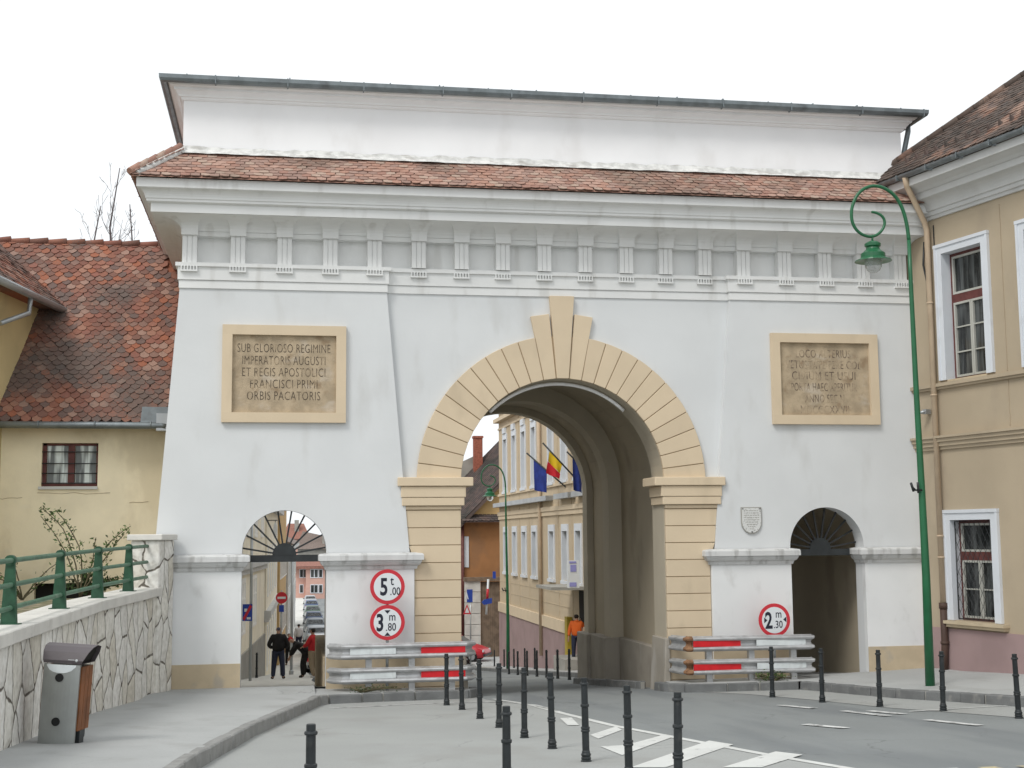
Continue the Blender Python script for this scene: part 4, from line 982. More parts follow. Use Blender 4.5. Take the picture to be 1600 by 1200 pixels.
# tiles on the hip end
hv = Vector((HS, -1, PT))*1.0
for k in range(26):
    u = RUN*k/26; a = Vector(roofp(hip_s(u), u)); b = Vector(roofp(hip_s(u+RUN/24), u+RUN/24)); mb.tube([a+Vector((0,0,.03)), b+Vector((0,0,.06))], [.10,.08], n=7)
rfo = RB(mb, 'roof', 'tile_grey', recalc=False)
for k in range(26):
    mb = MB(); s = .6+k*.32; u = .42; c0 = Vector(roofp(s, u)) + Vector((0,0,.03))
    mb.hexa([c0+Vector(q) for q in ((-.05,0,0),(.05,0,0),(.05,-.06,.05),(-.05,-.06,.05),(-.004,.03,.13),(.004,.03,.13),(.004,.02,.14),(-.004,.02,.14))])
    RB(mb, 'snow_guard', 'tile_dark', rfo)

# ------------------------------------------------------------------ left-hand house
HY = 2.5
lh = thing('left_house', 'low yellow house with a weathered red tiled roof left of the gate', 'house', (-5, HY, 0))
mb = MB(); hole = (-5.03,-3.87,4.22,5.15); dwin = (-5.10,-3.84,1.65,2.17)
def hw(mb, x0, x1, z0, z1, holes, d, Y):
    m2 = MB(); wall_holes(m2, x0, x1, z0, z1, holes, d); m2.xf(Matrix(((1,0,0,0),(0,-1,0,Y),(0,0,1,0),(0,0,0,1)))); mb.add(m2.v, m2.f)
hw(mb, -12, -1.9, -.5, 5.75, [hole, dwin], .22, HY)
mb.build('wall', M['yellow'], lh)
for k, (x, l) in enumerate(((-5.1,1.5),(-6.0,.6),(-3.2,.4))):
    mb = MB(); mb.tube([(x+l*i/6, HY-.004, 4.07-.1*k+random.uniform(-.02,.02)) for i in range(7)], .006, n=4); mb.build('crack', M['plinth'], lh)
mb = MB(); x0, x1, z0, z1 = hole
mb.box(x0, x0+.08, HY+.12, HY+.2, z0, z1); mb.box(x1-.05, x1, HY+.12, HY+.2, z0, z1); mb.box(x0, x1, HY+.12, HY+.2, z1-.05, z1+.0); mb.box(x0, x1, HY+.121, HY+.2, z0, z0+.06)
mb.box(-4.50, -4.37, HY+.10, HY+.2, z0+.061, z1-.051)
wn = mb.build('window', M['maroon'], lh)
for xa, xb in ((x0+.09,-4.51),(-4.36,x1-.06)):
    mb = MB(); mb.box(xa, xb, HY+.165, HY+.175, z0+.06, z1-.05); mb.build('pane', M['curtain'], wn)
for z in (4.29,4.50,4.71,4.96): mb = MB(); mb.tube([(x0,HY+.05,z),(x1,HY+.05,z)], .011, n=6); mb.build('bar', M['iron'], wn)
mb = MB(); mb.box(x0-.05, x1+.01, HY-.05, HY+.12, z0-.065, z0-.005); mb.build('sill', M['cornicewhite'], wn)
mb = MB(); mb.box(dwin[0], dwin[1], HY+.18, HY+.21, dwin[2], dwin[3]); mb.build('cellar_opening', M['dark'], lh)
# roof
PITCH = 1.22; E0 = Vector((-9.5, 2.05, 5.53)); RT = 3.86
mb = MB(); vdir = Vector((0, 1, PITCH)); LEN = RT*math.hypot(1, PITCH)
mb.add([(-9.5,2.07,5.50),(-1.95,2.07,5.50),(-1.95,2.07+RT,5.50+RT*PITCH),(-9.5,2.07+RT,5.50+RT*PITCH),(-9.5,9.5,6.5),(-1.95,9.5,6.5)], [(0,1,2,3),(3,2,5,4)])
tiles(mb, E0, (1,0,0), vdir, 7.4, LEN, .205, .145, pointed=.62, lift=.028, jit=.016, seed=31, ripple=.012,
      keep=lambda p: not (p.x > -2.75 and p.z > 9.4))
rfh = mb.build('roof', M['tile_house'], lh, recalc=False)
mb = MB(); rx = -9.5; rnd = random.Random(8)
while rx < -2.9:
    mb.tube([(rx, 2.05+RT, 5.50+RT*PITCH+.03), (rx+.46, 2.05+RT, 5.50+RT*PITCH+.06+rnd.uniform(-.01,.02))], [.075,.092], n=9); rx += .43
mb.build('ridge_tile', M['tile_house'], rfh)
mb = MB(); mb.tube([(-9.5,1.98,5.50),(-2.5,1.98,5.49),(-2.42,1.98,5.47)], .075, n=10)
for k in range(6): mb.tube([(-8.5+k*1.15,1.98,5.5),(-8.47+k*1.15,1.98,5.5)], .085, n=10)
mb.hexa([(-2.95,1.95,5.52),(-2.38,1.95,5.52),(-2.38,2.3,5.86),(-2.95,2.3,5.86),(-2.95,1.93,5.55),(-2.38,1.93,5.55),(-2.38,2.28,5.92),(-2.95,2.28,5.92)])
mb.build('gutter', M['metal_gutter'], lh)
mb = MB()
mb.box(-2.62,-2.36,1.93,2.25,5.38,5.75)
mb.build('gutter_outlet', M['zinc'], lh)

# wing at the far left
wa = R(11.4); wd = Vector((math.sin(wa), math.cos(wa), 0)); wnv = Vector((wd.y, -wd.x, 0)); w0 = Vector((-5.5, 4.3, 0))
WM = Matrix(((wd.x, wnv.x, 0, w0.x), (wd.y, wnv.y, 0, w0.y), (0,0,1,0), (0,0,0,1)))   # (t along, o outwards to the street, z)
wh = thing('side_house', 'ochre house wing at the left edge with a grey gutter under its tiled eave', 'house', (-5.5, 4.3, 0))
mb = MB(); mb.box(-4.2, .6, -5, 0, -.5, 8.35); mb.xf(WM).build('wall', M['wingyellow'], wh)
mb = MB(); mb.add([(-4.7,.5,8.42),(.35,.5,8.42),(1.28,-2.5,11.1),(-2.2,-2.5,11.1),(-4.7,-5.4,8.42),(1.2,-5.4,8.42),(-4.7,.5,8.35),(.35,.5,8.35),(1.2,-5.4,8.35),(-4.7,-5.4,8.35)], [(0,1,2,3),(3,2,5,4),(0,3,4),(1,5,2),(6,7,8,9),(0,6,7,1),(0,4,9,6),(4,5,8,9),(1,7,8,5)])
tiles(mb, (-4.7,.5,8.42), (1,0,0), (0,-3,2.68), 6.2, 4.02, .185, .14, pointed=.5, seed=41, keep=lambda p: p.x < .35+(.5-p.y)*.3 and p.x > -4.7+(.5-p.y)*.83)
tiles(mb, (-4.7,-5.4,8.42), (0,1,0), (2.5,0,2.68), 5.9, 3.66, .185, .14, pointed=.5, seed=42, keep=lambda p: p.x+4.7 < (.5-p.y)*.8 and p.x+4.7 < (p.y+5.4)*.86)
mb.xf(WM).build('roof', M['tile_house'], wh, recalc=False)
mb = MB(); mb.tube([(-4.4,.52,8.36),(.25,.52,8.34)], .085, n=10); mb.tube([(-1.75,.5,8.30),(-1.75,.47,7.95),(-2.6,.2,7.6)], .055, n=10); mb.xf(WM).build('gutter', M['zinc'], wh)

# ------------------------------------------------------------------ retaining wall with railing
sw_ = thing('retaining_wall', 'pale stone retaining wall of irregular slabs along the left pavement', 'wall', (-2.6, -5, 0))
WP2 = [(p[0], p[1]) for p in WALLP[1:]]
def path_sub(pts, n):
    out = []
    for a, b in zip(pts, pts[1:]):
        for k in range(n): t = k/n; out.append((a[0]+(b[0]-a[0])*t, a[1]+(b[1]-a[1])*t))
    return out+[pts[-1]]
def cap_z(Y): return 2.02 + .012*Y
wp = path_sub(WP2, 6); mb = MB(); vs = []
for x, y in wp: vs += [(x, y, rz(y)-.2), (x, y, cap_z(y)), (x-.5, y, cap_z(y)), (x-.5, y, rz(y)-.2)]
n_ = len(wp); mb.add(vs, [(4*i+k, 4*i+4+k, 4*i+4+(k+1)%4, 4*i+(k+1)%4) for i in range(n_-1) for k in range(4)] + [(0,1,2,3)])
mb.build('wall', M['stone'], sw_)
mb = MB(); j = 0
for a, b in zip(wp, wp[1:]):
    dx = Vector((b[0]-a[0], b[1]-a[1], 0)); 
    z0, z1 = cap_z(a[1]), cap_z(b[1]); dj = .004*((j*7) % 3); j += 1
    mb.hexa([(a[0]+.07+dj,a[1]-.002,z0+.002),(a[0]-.57,a[1]-.002,z0+.002),(b[0]-.57,b[1]+.002,z1+.002),(b[0]+.07+dj,b[1]+.002,z1+.002),(a[0]+.07+dj,a[1]-.002,z0+.165),(a[0]-.57,a[1]-.002,z0+.165),(b[0]-.57,b[1]+.002,z1+.165),(b[0]+.07+dj,b[1]+.002,z1+.165)])
mb.build('coping', M['cap'], sw_, bevel=.012)
# end pier
hw_ = Vector((math.sin(R(12.4)), math.cos(R(12.4)), 0)); sd = Vector((hw_.y, -hw_.x, 0))
pc = Vector((-2.20, -.72, 0))
def pbox(mb, a0, a1, b0, b1, z0, z1):   # a along sideways, b along the wall
    q = [pc+sd*a+hw_*b for a, b in ((a0,b0),(a1,b0),(a1,b1),(a0,b1))]
    return mb.hexa([(p.x,p.y,z0) for p in q]+[(p.x,p.y,z1) for p in q])
mb = MB(); pbox(mb, -.54, .02, -.30, .62, -.2, 3.06); pr_ = mb.build('pier', M['stone'], sw_, bevel=.02)
mb = MB(); pbox(mb, -.60, .08, -.36, .64, 3.062, 3.175); mb.build('pier_cap', M['cap'], pr_, bevel=.012)

ra_ = thing('railing', 'green pipe railing with tapered posts on top of the stone retaining wall', 'railing', (-2.5, -3, 2.1))
def wallx(Y): return interp(WALLP, Y) - .22
def on_wall(px, py):
    # intersect with the vertical surface of the wall's middle line
    d = ray(px, py); t = 8.0
    while t < 40:
        p = CAM + d*t
        if p.x > wallx(p.y) and t > 8.01: pass
        if (p.x - wallx(p.y)) > 0 and d.x > 0 or (d.x < 0 and p.x < wallx(p.y)): return p
        t += .01
    return p
rails_y = []
for k, px in enumerate([15, 93, 152, 200, 231]):
    p = on_wall(px, 930); Y = p.y; rails_y.append(Y)
ext = [rails_y[0]-(rails_y[1]-rails_y[0])*1.0*(i+1) for i in range(3)]
ally = sorted(ext + rails_y)
def rail_z(k, Y): return cap_z(Y)+.165 + (.20,.48,.78)[k]
for Y in ally:
    x = wallx(Y); z = cap_z(Y)+.165; mb = MB()
    d = Vector((math.sin(R(7)), math.cos(R(7)), 0)); n = Vector((d.y, -d.x, 0))
    def pt(a, b, zz): q = Vector((x, Y, 0)) + n*a + d*b; return (q.x, q.y, zz)
    mb.hexa([pt(-.10,-.03,z-.02),pt(.10,-.03,z-.02),pt(.10,.03,z-.02),pt(-.10,.03,z-.02),pt(-.055,-.022,z+.74),pt(.055,-.022,z+.74),pt(.055,.022,z+.74),pt(-.055,.022,z+.74)])
    mb.hexa([pt(-.14,-.06,z-.02),pt(.14,-.06,z-.02),pt(.14,.06,z-.02),pt(-.14,.06,z-.02),pt(-.14,-.06,z+.012),pt(.14,-.06,z+.012),pt(.14,.06,z+.012),pt(-.14,.06,z+.012)])
    mb.tube([pt(0,-.05,z+.78),pt(0,.05,z+.78)], .065, n=12)
    mb.build('post', M['green_post'], ra_)
for k in range(3):
    mb = MB(); mb.tube([(wallx(Y)+.02, Y, rail_z(k, Y)) for Y in [ally[0]-1]+ally], .032, n=10); mb.build('rail', M['green_rail'], ra_)

# terrace soil behind the wall
mb = MB(); mb.poly([(-12,-24,1.85),(-3.5,-24,1.75),(-3.4,-10,1.9),(-2.9,-4,1.98),(-2.5,-.5,2.0),(-2.3,2.5,1.75),(-12,2.5,1.7)]); o = struct(mb.build('terrace', M['soil']))

# ------------------------------------------------------------------ plants
def leafy_shrub(name, label, base, stems, leaf, mt, seed, cat='shrub', group=None):
    rnd = random.Random(seed); t = thing(name, label, cat, base, group); sb = MB(); lb = MB(); B = Vector(base)
    for tip, bow, n in stems:
        tip = Vector(tip); pts = []
        for i in range(9):
            s = i/8; p = B.lerp(tip, s) + Vector(bow)*math.sin(PI*s) + Vector((rnd.uniform(-.015,.015), rnd.uniform(-.015,.015), 0)); pts.append(p)
        sb.tube(pts, [.014*(1-.7*i/8)+.003 for i in range(9)], n=5)
        for k in range(n):
            s = rnd.uniform(.25, 1.0); i = min(7, int(s*8)); f = s*8-i; p = pts[i].lerp(pts[i+1], f) + Vector((rnd.gauss(0,.05), rnd.gauss(0,.05), rnd.gauss(0,.04)))
            d = Vector((rnd.gauss(0,1), rnd.gauss(0,1), rnd.gauss(.4,.8))).normalized(); e = d.cross(Vector((rnd.gauss(0,1), rnd.gauss(0,1), rnd.gauss(0,1)))).normalized()
            L = leaf*rnd.uniform(.6, 1.3); w = L*.42; nn = d.cross(e)*L*.12
            lb.add([p, p+d*L*.5+e*w*.5+nn, p+d*L, p+d*L*.5-e*w*.5+nn], [(0,1,2,3)])
    sb.build('stems', M['stem'], t); lb.build('leaves', M[mt], t, recalc=False); return t
b1 = at(125, 935, .6)
b1 = Vector((b1.x, .6, 1.95))
T = lambda x, y: tuple(at(x, y, .6))
leafy_shrub('arching_shrub', 'tall sparse shrub with arching leafy stems behind the railing against the yellow wall', tuple(b1),
            [(T(62,792),(.15,0,.25),80),(T(64,806),(.1,0,.05),64),(T(86,797),(.2,0,.15),80),(T(204,822),(-.05,0,.2),80),(T(193,835),(0,0,.05),60),(T(150,840),(.05,0,.0),50)], .085, 'leaf', 3)
b2 = Vector((at(140,940,1.2).x, 1.2, 1.9))
leafy_shrub('low_shrub', 'low bushy green plant at the foot of the yellow wall behind the railing', tuple(b2),
            [((b2.x+random.uniform(-.75,.75), 1.2+random.uniform(-.3,.3), 1.95+random.uniform(.15,.55)), (0,0,.1), 60) for _ in range(16)], .09, 'leaf_dark', 4)
b3 = Vector((at(35,930,.8).x, .8, 1.9))
leafy_shrub('thin_shrub', 'thin straggly plant behind the two leftmost railing posts', tuple(b3),
            [((b3.x+random.uniform(-.7,.8), .8+random.uniform(-.3,.3), 1.95+random.uniform(.2,.75)), (0,0,.1), 16) for _ in range(10)], .07, 'leaf', 5)
p = gnd(185, 1097, .22)
leafy_shrub('weed', 'small green weed at the foot of the stone wall on the left pavement', (p.x, p.y, p.z), [((p.x+random.uniform(-.12,.12), p.y-.05, p.z+random.uniform(.06,.16)), (0,0,.03), 14) for _ in range(6)], .06, 'leaf', 6, cat='weed')
leafy_shrub('weed', 'patch of weeds under the right-hand crash barrier on the kerb', (10.0,-.8,.08), [((10.0+random.uniform(-.5,.4), -.8+random.uniform(-.12,.12), .08+random.uniform(.05,.15)), (0,0,.03), 14) for _ in range(16)], .06, 'leaf', 7, cat='weed')
leafy_shrub('weed', 'patch of weeds under the left-hand crash barrier on the kerb', (1.6,-.75,.08), [((1.6+random.uniform(-.35,.9), -.75+random.uniform(-.1,.1), .08+random.uniform(.04,.12)), (0,0,.03), 10) for _ in range(14)], .05, 'leaf_dark', 8, cat='weed')

def bare_tree(label, base, top, spread, seed, group):
    rnd = random.Random(seed); t = thing('bare_tree', label, 'tree', base, group); tr = MB(); cr = MB(); B = Vector(base); H = top-B.z
    pts = [B+Vector((rnd.gauss(0,.05)*i/3, rnd.gauss(0,.05)*i/3, H*i/8)) for i in range(9)]
    tr.tube(pts, [.12*(1-i/8.6)+.006 for i in range(9)], n=7)
    def branch(p, d, L, r, depth):
        q = [p]; dd = d.copy()
        for i in range(4):
            dd = (dd + Vector((rnd.gauss(0,.12), rnd.gauss(0,.12), .10))).normalized(); q.append(q[-1]+dd*L/4)
        cr.tube(q, [max(.005, r*(1-.2*i)) for i in range(5)], n=4)
        if depth:
            for _ in range(rnd.randint(2, 4)):
                i = rnd.randint(1, 4); d2 = (dd + Vector((rnd.gauss(0,.6), rnd.gauss(0,.6), rnd.gauss(.2,.4)))).normalized()
                branch(q[i], d2, L*rnd.uniform(.4,.65), r*.55, depth-1)
    for k in range(14):
        s = .3+.66*k/13; i = min(7, int(s*8)); p = pts[i].lerp(pts[i+1], s*8-i); a = rnd.uniform(0, 2*PI)
        branch(p, Vector((math.cos(a)*spread, math.sin(a)*spread, .8)).normalized(), (1.05-s)*H*.36, .05*(1.1-s), 2)
    tr.build('trunk', M['bark'], t); cr.build('crown', M['bark'], t)
TY = 14
for (px, pt_, sp, sd_, lab) in ((180,258,.45,1,'tallest bare tree behind the left house roof, straight leading stem'),(148,322,.8,2,'bare spreading tree left of the tallest one, behind the roof ridge'),(212,322,.6,3,'bare tree between the tallest one and the gate cornice')):
    p = at(px, 380, TY); q = at(px, pt_, TY); bare_tree(lab, (p.x, TY, -1.0), q.z, sp, sd_, 'bare trees behind the left house')

# ------------------------------------------------------------------ waste bin
bp0 = gnd(97, 1160, .2)
bn = thing('waste_bin', 'leaning waste bin with steel front, wooden sides and dark hood by the stone wall', 'bin', tuple(bp0))
BM = Matrix.Translation(bp0) @ Matrix.Rotation(R(-14), 4, 'Z') @ Matrix.Rotation(R(3.5), 4, 'Y')
mb = MB(); hw2 = .225; n_ = 10; vs = []
def fy(x): return -.20 - .05*(1-(x/hw2)**2)
xs = [-hw2+2*hw2*i/n_ for i in range(n_+1)]
def topz(x): return 0.955
vs = [(x, fy(x), .0) for x in xs] + [(x, fy(x), topz(x)) for x in xs] + [(x, fy(x)+.03, .0) for x in xs] + [(x, fy(x)+.03, topz(x)) for x in xs]
k = n_+1; fs = []
for i in range(n_): fs += [(i,i+1,k+i+1,k+i), (2*k+i,3*k+i,3*k+i+1,2*k+i+1), (k+i,k+i+1,3*k+i+1,3*k+i)]
fs += [(0,k,3*k,2*k), (n_,2*k+n_,3*k+n_,k+n_)]
mb.add(vs, fs); mb.xf(BM).build('front_panel', M['binsteel'], bn)
mb = MB()   # cut-out crescent: paler polished lip
c = [(x, fy(x)-.004, .953) for x in xs[1:-1]] ; cvs = c + [(x, fy(x)-.004, .953-.10*math.sqrt(max(0,1-(x/(hw2*.82))**2))) for x in xs[1:-1]]
k2 = len(c); mb.add(cvs, [(i, i+1, k2+i+1, k2+i) for i in range(k2-1)]); mb.xf(BM).build('lip', M['whitepanel'], bn)
mb = MB(); mb.box(-hw2+.02, hw2-.02, -.17, .17, .06, .93); mb.xf(BM).build('liner', M['iron'], bn)
for sgn in (1, -1):
    mb = MB()
    for j in range(3): mb.box(sgn*hw2-.012 if sgn > 0 else -hw2-.018, hw2+.018 if sgn > 0 else -hw2+.012, -.165+j*.115, -.165+j*.115+.105, .17, .93)
    mb.xf(BM).build('slat_panel', M['wood'], bn)
mb = MB(); mb.box(-hw2+.03, hw2-.03, -.15, .15, .0, .06); mb.box(hw2-.06, hw2+.03, -.12, .02, .0, .17); mb.xf(BM).build('foot', M['iron'], bn)
for z in (.80, .28):
    mb = MB(); mb.prism(arc(0, z, .05, 0, 2*PI*.95, 19), -.262, -.245); mb.xf(BM).build('bolt', M['rubber'], bn)
mb = MB()
pr_ = [(-.215,.0),(-.27,.02),(-.215,.10),(-.12,.18),(0,.215),(.14,.20),(.20,.12),(.20,0)]
pr_ = [(-.22,.0),(-.235,.04),(-.20,.14),(-.13,.20),(-.02,.225),(.12,.20),(.19,.12),(.20,.0)]
vs = []
for x, sk2 in ((-hw2-.0, 0), (hw2+.02, 1)):
    for y, z in pr_:
        vs.append((x + (z*.5 if sk2 else -z*.16), y, .965+z))
k = len(pr_); mb.add(vs, [(i, (i+1)%k, (i+1)%k+k, i+k) for i in range(k)] + [tuple(range(k))[::-1]])
mb.xf(BM).build('hood', M['binhood'], bn)
mb = MB(); k = len(pr_); inner = [v for v in vs[k:]]
mb.poly([(x-.05, y*.92, z) for x, y, z in inner]); mb.xf(BM).build('mouth', M['dark'], bn)
mb = MB(); mb.box(.08,.16,-.232,-.222,1.0,1.018); mb.xf(BM).build('emblem', M['whitepanel'], bn)
mb = MB(); mb.prism(arc(.185, 1.01, .016, 0, 2*PI*.94, 13), -.234, -.222); mb.xf(BM).build('emblem', M['whitepanel'], bn)

# ------------------------------------------------------------------ people
def skin_obj(name, verts, edges, mt, parent, root=0, sub=1, grow=1.0):
    me = bpy.data.meshes.new(name); me.from_pydata([v[:3] for v in verts], edges, [])
    o = bpy.data.objects.new(name, me); COL.objects.link(o)
    o.modifiers.new('skin', 'SKIN')
    sv = me.skin_vertices[0].data
    for i, v in enumerate(verts):
        r = v[3]; r = r if isinstance(r, tuple) else (r, r); sv[i].radius = (r[0]*grow, r[1]*grow); sv[i].use_root = (i == root)
    sm = o.modifiers.new('sub', 'SUBSURF'); sm.levels = sub; sm.render_levels = sub
    dg = bpy.context.evaluated_depsgraph_get(); m2 = bpy.data.meshes.new_from_object(o.evaluated_get(dg))
    o.modifiers.clear(); o.data = m2; m2.materials.clear(); m2.materials.append(mt)
    for p in m2.polygons: p.use_smooth = True
    bpy.data.meshes.remove(me)
    o.parent = parent; o['_loc'] = parent['_loc']; return o
def person(label, loc, rotz, J, top, legs, hair, cap=None, height=1.0, group=None, shoe='shoe'):
    """J: joints in metres, figure looks along +Y. keys: pelvis, chest, neck, head, and per side L/R: sh, el, wr, hip, kn, an, toe"""
    t = thing('person', label, 'person', loc, group, rotz); t.scale = (height,)*3
    V, E_ = [], []
    def a(p, r, par=None):
        V.append((*p, r)); i = len(V)-1
        if par is not None: E_.append((par, i))
        return i
    pel = a(J['pelvis'], (.14, .105)); ch = a(J['chest'], (.155, .105), pel); nk = a(J['neck'], .058, ch)
    H = Vector(J['head']); N_ = Vector(J['neck']); up = (H-N_).normalized(); fw = Vector(J.get('look', (0,1,0)))
    sd = fw.cross(up).normalized()
    h1 = a(N_+up*.07, .062, nk); h2 = a(H, (.082, .098), h1); h3 = a(H+up*.085, (.070, .08), h2)
    a(H+fw*.105-up*.02, .014, h2)                                   # nose
    for s in (1, -1): a(H+sd*.088*s, .016, h2)                      # ears
    J2 = {}
    for s in 'LR':
        sh_ = a(J[s+'sh'], .055, ch); el = a(J[s+'el'], .040, sh_); wr = a(J[s+'wr'], .027, el)
        w_, e_ = Vector(J[s+'wr']), Vector(J[s+'el']); d = (w_-e_).normalized(); q = d.cross(Vector((0,0,1)))
        q = q.normalized() if q.length > .1 else Vector((0,1,0))
        pm = a(w_+d*.055, (.036, .018), wr)
        for k, (off, L) in enumerate(((-.030,.062),(-.010,.075),(.010,.080),(.030,.070))):
            kn1 = a(w_+d*.09+q*off, .009, pm); kn2 = a(w_+d*(.09+L*.55)+q*off*1.1+Vector((0,0,-.008)), .0085, kn1); a(w_+d*(.09+L)+q*off*1.1+Vector((0,0,-.03)), .0075, kn2)
        th1 = a(w_+d*.045+q*.045, .011, pm); a(w_+d*.085+q*.062, .009, th1)
        hp = a(J[s+'hip'], .088, pel); kn = a(J[s+'kn'], .062, hp); an = a(J[s+'an'], .042, kn); a(J[s+'toe'], (.045,.03), an)
    skin_obj('body', V, E_, M['skin'], t)
    # jacket or shirt
    V, E_ = [], []
    P = lambda k: Vector(J[k])
    mid = (P('pelvis')+P('chest'))/2
    i0 = a(P('pelvis')+(P('pelvis')-P('chest')).normalized()*.16, (.175, .135)); i1 = a(mid, (.18, .135), i0); i2 = a(P('chest'), (.195, .135), i1); i3 = a(P('chest').lerp(P('neck'), .85), (.085,.075), i2); a(P('chest').lerp(P('neck'), 1.2), (.062,.062), i3)
    for s in 'LR':
        a1 = a(P(s+'sh'), .078, i2); a2 = a(P(s+'el'), .064, a1); a(P(s+'el').lerp(P(s+'wr'), .92), .046, a2)
    skin_obj('jacket', V, E_, M[top], t, grow=1.28)
    V, E_ = [], []
    i0 = a(P('pelvis')+Vector((0,0,.09)), (.15,.12))
    for s in 'LR':
        a1 = a(P(s+'hip'), .105, i0); a2 = a(P(s+'kn'), .078, a1); a(P(s+'an')+Vector((0,0,-.02)), .062, a2)
    skin_obj('trousers', V, E_, M[legs], t, grow=1.22)
    for s in 'LR':
        V, E_ = [], []
        i0 = a(P(s+'an')+Vector((0,0,-.02)), .05); a(P(s+'toe'), (.05,.035), i0); skin_obj('shoe', V, E_, M[shoe], t, grow=1.25)
    V, E_ = [], []
    if cap:
        i9 = a(H-up*.055-fw*.05, (.06,.05)); i0 = a(H+up*.02-fw*.008, (.094,.102), i9); a(H+up*.10, (.078,.088), i0); a(H+up*.05+fw*.13, (.06,.012), i0); skin_obj('cap', V, E_, M[cap], t, grow=1.25)
    else:
        i9 = a(H-up*.06-fw*.05, (.06,.05)); i0 = a(H+up*.015-fw*.025, (.09,.095), i9); a(H+up*.10-fw*.005, (.075,.085), i0); skin_obj('hair', V, E_, M[hair], t, grow=1.25)
    return t
def stand(**k):
    J = dict(pelvis=(0,0,.98), chest=(0,.0,1.32), neck=(0,.0,1.50), head=(0,.02,1.64),
             Lsh=(-.19,0,1.42), Lel=(-.25,-.02,1.14), Lwr=(-.25,.05,.90), Rsh=(.19,0,1.42), Rel=(.25,-.02,1.14), Rwr=(.25,.05,.90),
             Lhip=(-.10,0,.90), Lkn=(-.12,.01,.50), Lan=(-.13,-.02,.09), Ltoe=(-.15,.13,.035), Rhip=(.10,0,.90), Rkn=(.12,.01,.50), Ran=(.13,-.02,.09), Rtoe=(.15,.13,.035))
    J.update(k); return J
def pz(Y): return rz(Y)+.15
# man standing in the street beyond the left small arch, seen from behind, hands in front
person('man in black jacket and slate cap standing with his back turned beyond the left arch', (at(435,1000,19.2).x, 19.2, pz(19.2)), 0,
       stand(Lel=(-.33,-.03,1.13), Lwr=(-.19,.17,1.02), Rel=(.33,-.03,1.13), Rwr=(.19,.17,1.02), Lkn=(-.14,.01,.50), Lan=(-.17,-.01,.09), Ltoe=(-.20,.14,.035), Rkn=(.14,.01,.50), Ran=(.17,-.01,.09), Rtoe=(.20,.14,.035)), 'blackcloth', 'navy', 'hair', 'bluecap', 1.0)
person('person in dark clothes and a red cap bending forward beside the parked cars', (at(474,1000,22.0).x, 22.0, pz(22)), R(78),
       stand(pelvis=(0,-.12,.92), chest=(0,.18,1.14), neck=(0,.33,1.24), head=(0,.44,1.32), look=(0,.8,-.6), Lsh=(-.18,.2,1.18), Lel=(-.2,.36,.96), Lwr=(-.14,.46,.76), Rsh=(.18,.2,1.18), Rel=(.2,.36,.96), Rwr=(.14,.46,.76), Lhip=(-.1,-.1,.86), Rhip=(.1,-.1,.86)), 'blackcloth', 'blackcloth', 'hair', 'redcloth', 1.0)
person('person in red top, khaki trousers and pale shoes beside the parked cars', (at(489,1000,21.0).x, 21.0, pz(21)), R(60),
       stand(Lel=(-.24,.12,1.16), Lwr=(-.16,.3,1.10), Rel=(.24,.12,1.16), Rwr=(.16,.3,1.10), Lan=(-.12,-.12,.09), Ltoe=(-.12,.03,.035)), 'redcloth', 'khaki', 'hair', None, .98, shoe='whitecloth')
person('distant person in white shirt and dark trousers walking along the left street', (at(467,960,62).x, 62, pz(62)), R(15), stand(Lan=(-.12,.2,.09), Ltoe=(-.12,.34,.035), Ran=(.12,-.22,.10), Rtoe=(.13,-.08,.035)), 'whitecloth', 'navy', 'hair', None, 1.0)
person('distant person in black walking by the pale pole in the left street', (at(452,960,50).x, 50, pz(50)), R(180), stand(Lan=(-.12,.18,.09), Ltoe=(-.12,.32,.035)), 'blackcloth', 'blackcloth', 'hair', None, 1.0)
ST = rz(23)+.2
person('person in an orange shirt with one raised arm by the doorway beyond the main arch', (at(901,1000,25.4).x, 25.4, ST+.10), R(-20),
       stand(Lel=(-.27,.0,1.14), Lwr=(-.30,-.04,.88), Rel=(.30,.12,1.22), Rwr=(.16,.26,1.46)), 'orangecloth', 'navy', 'hair', None, 1.02)

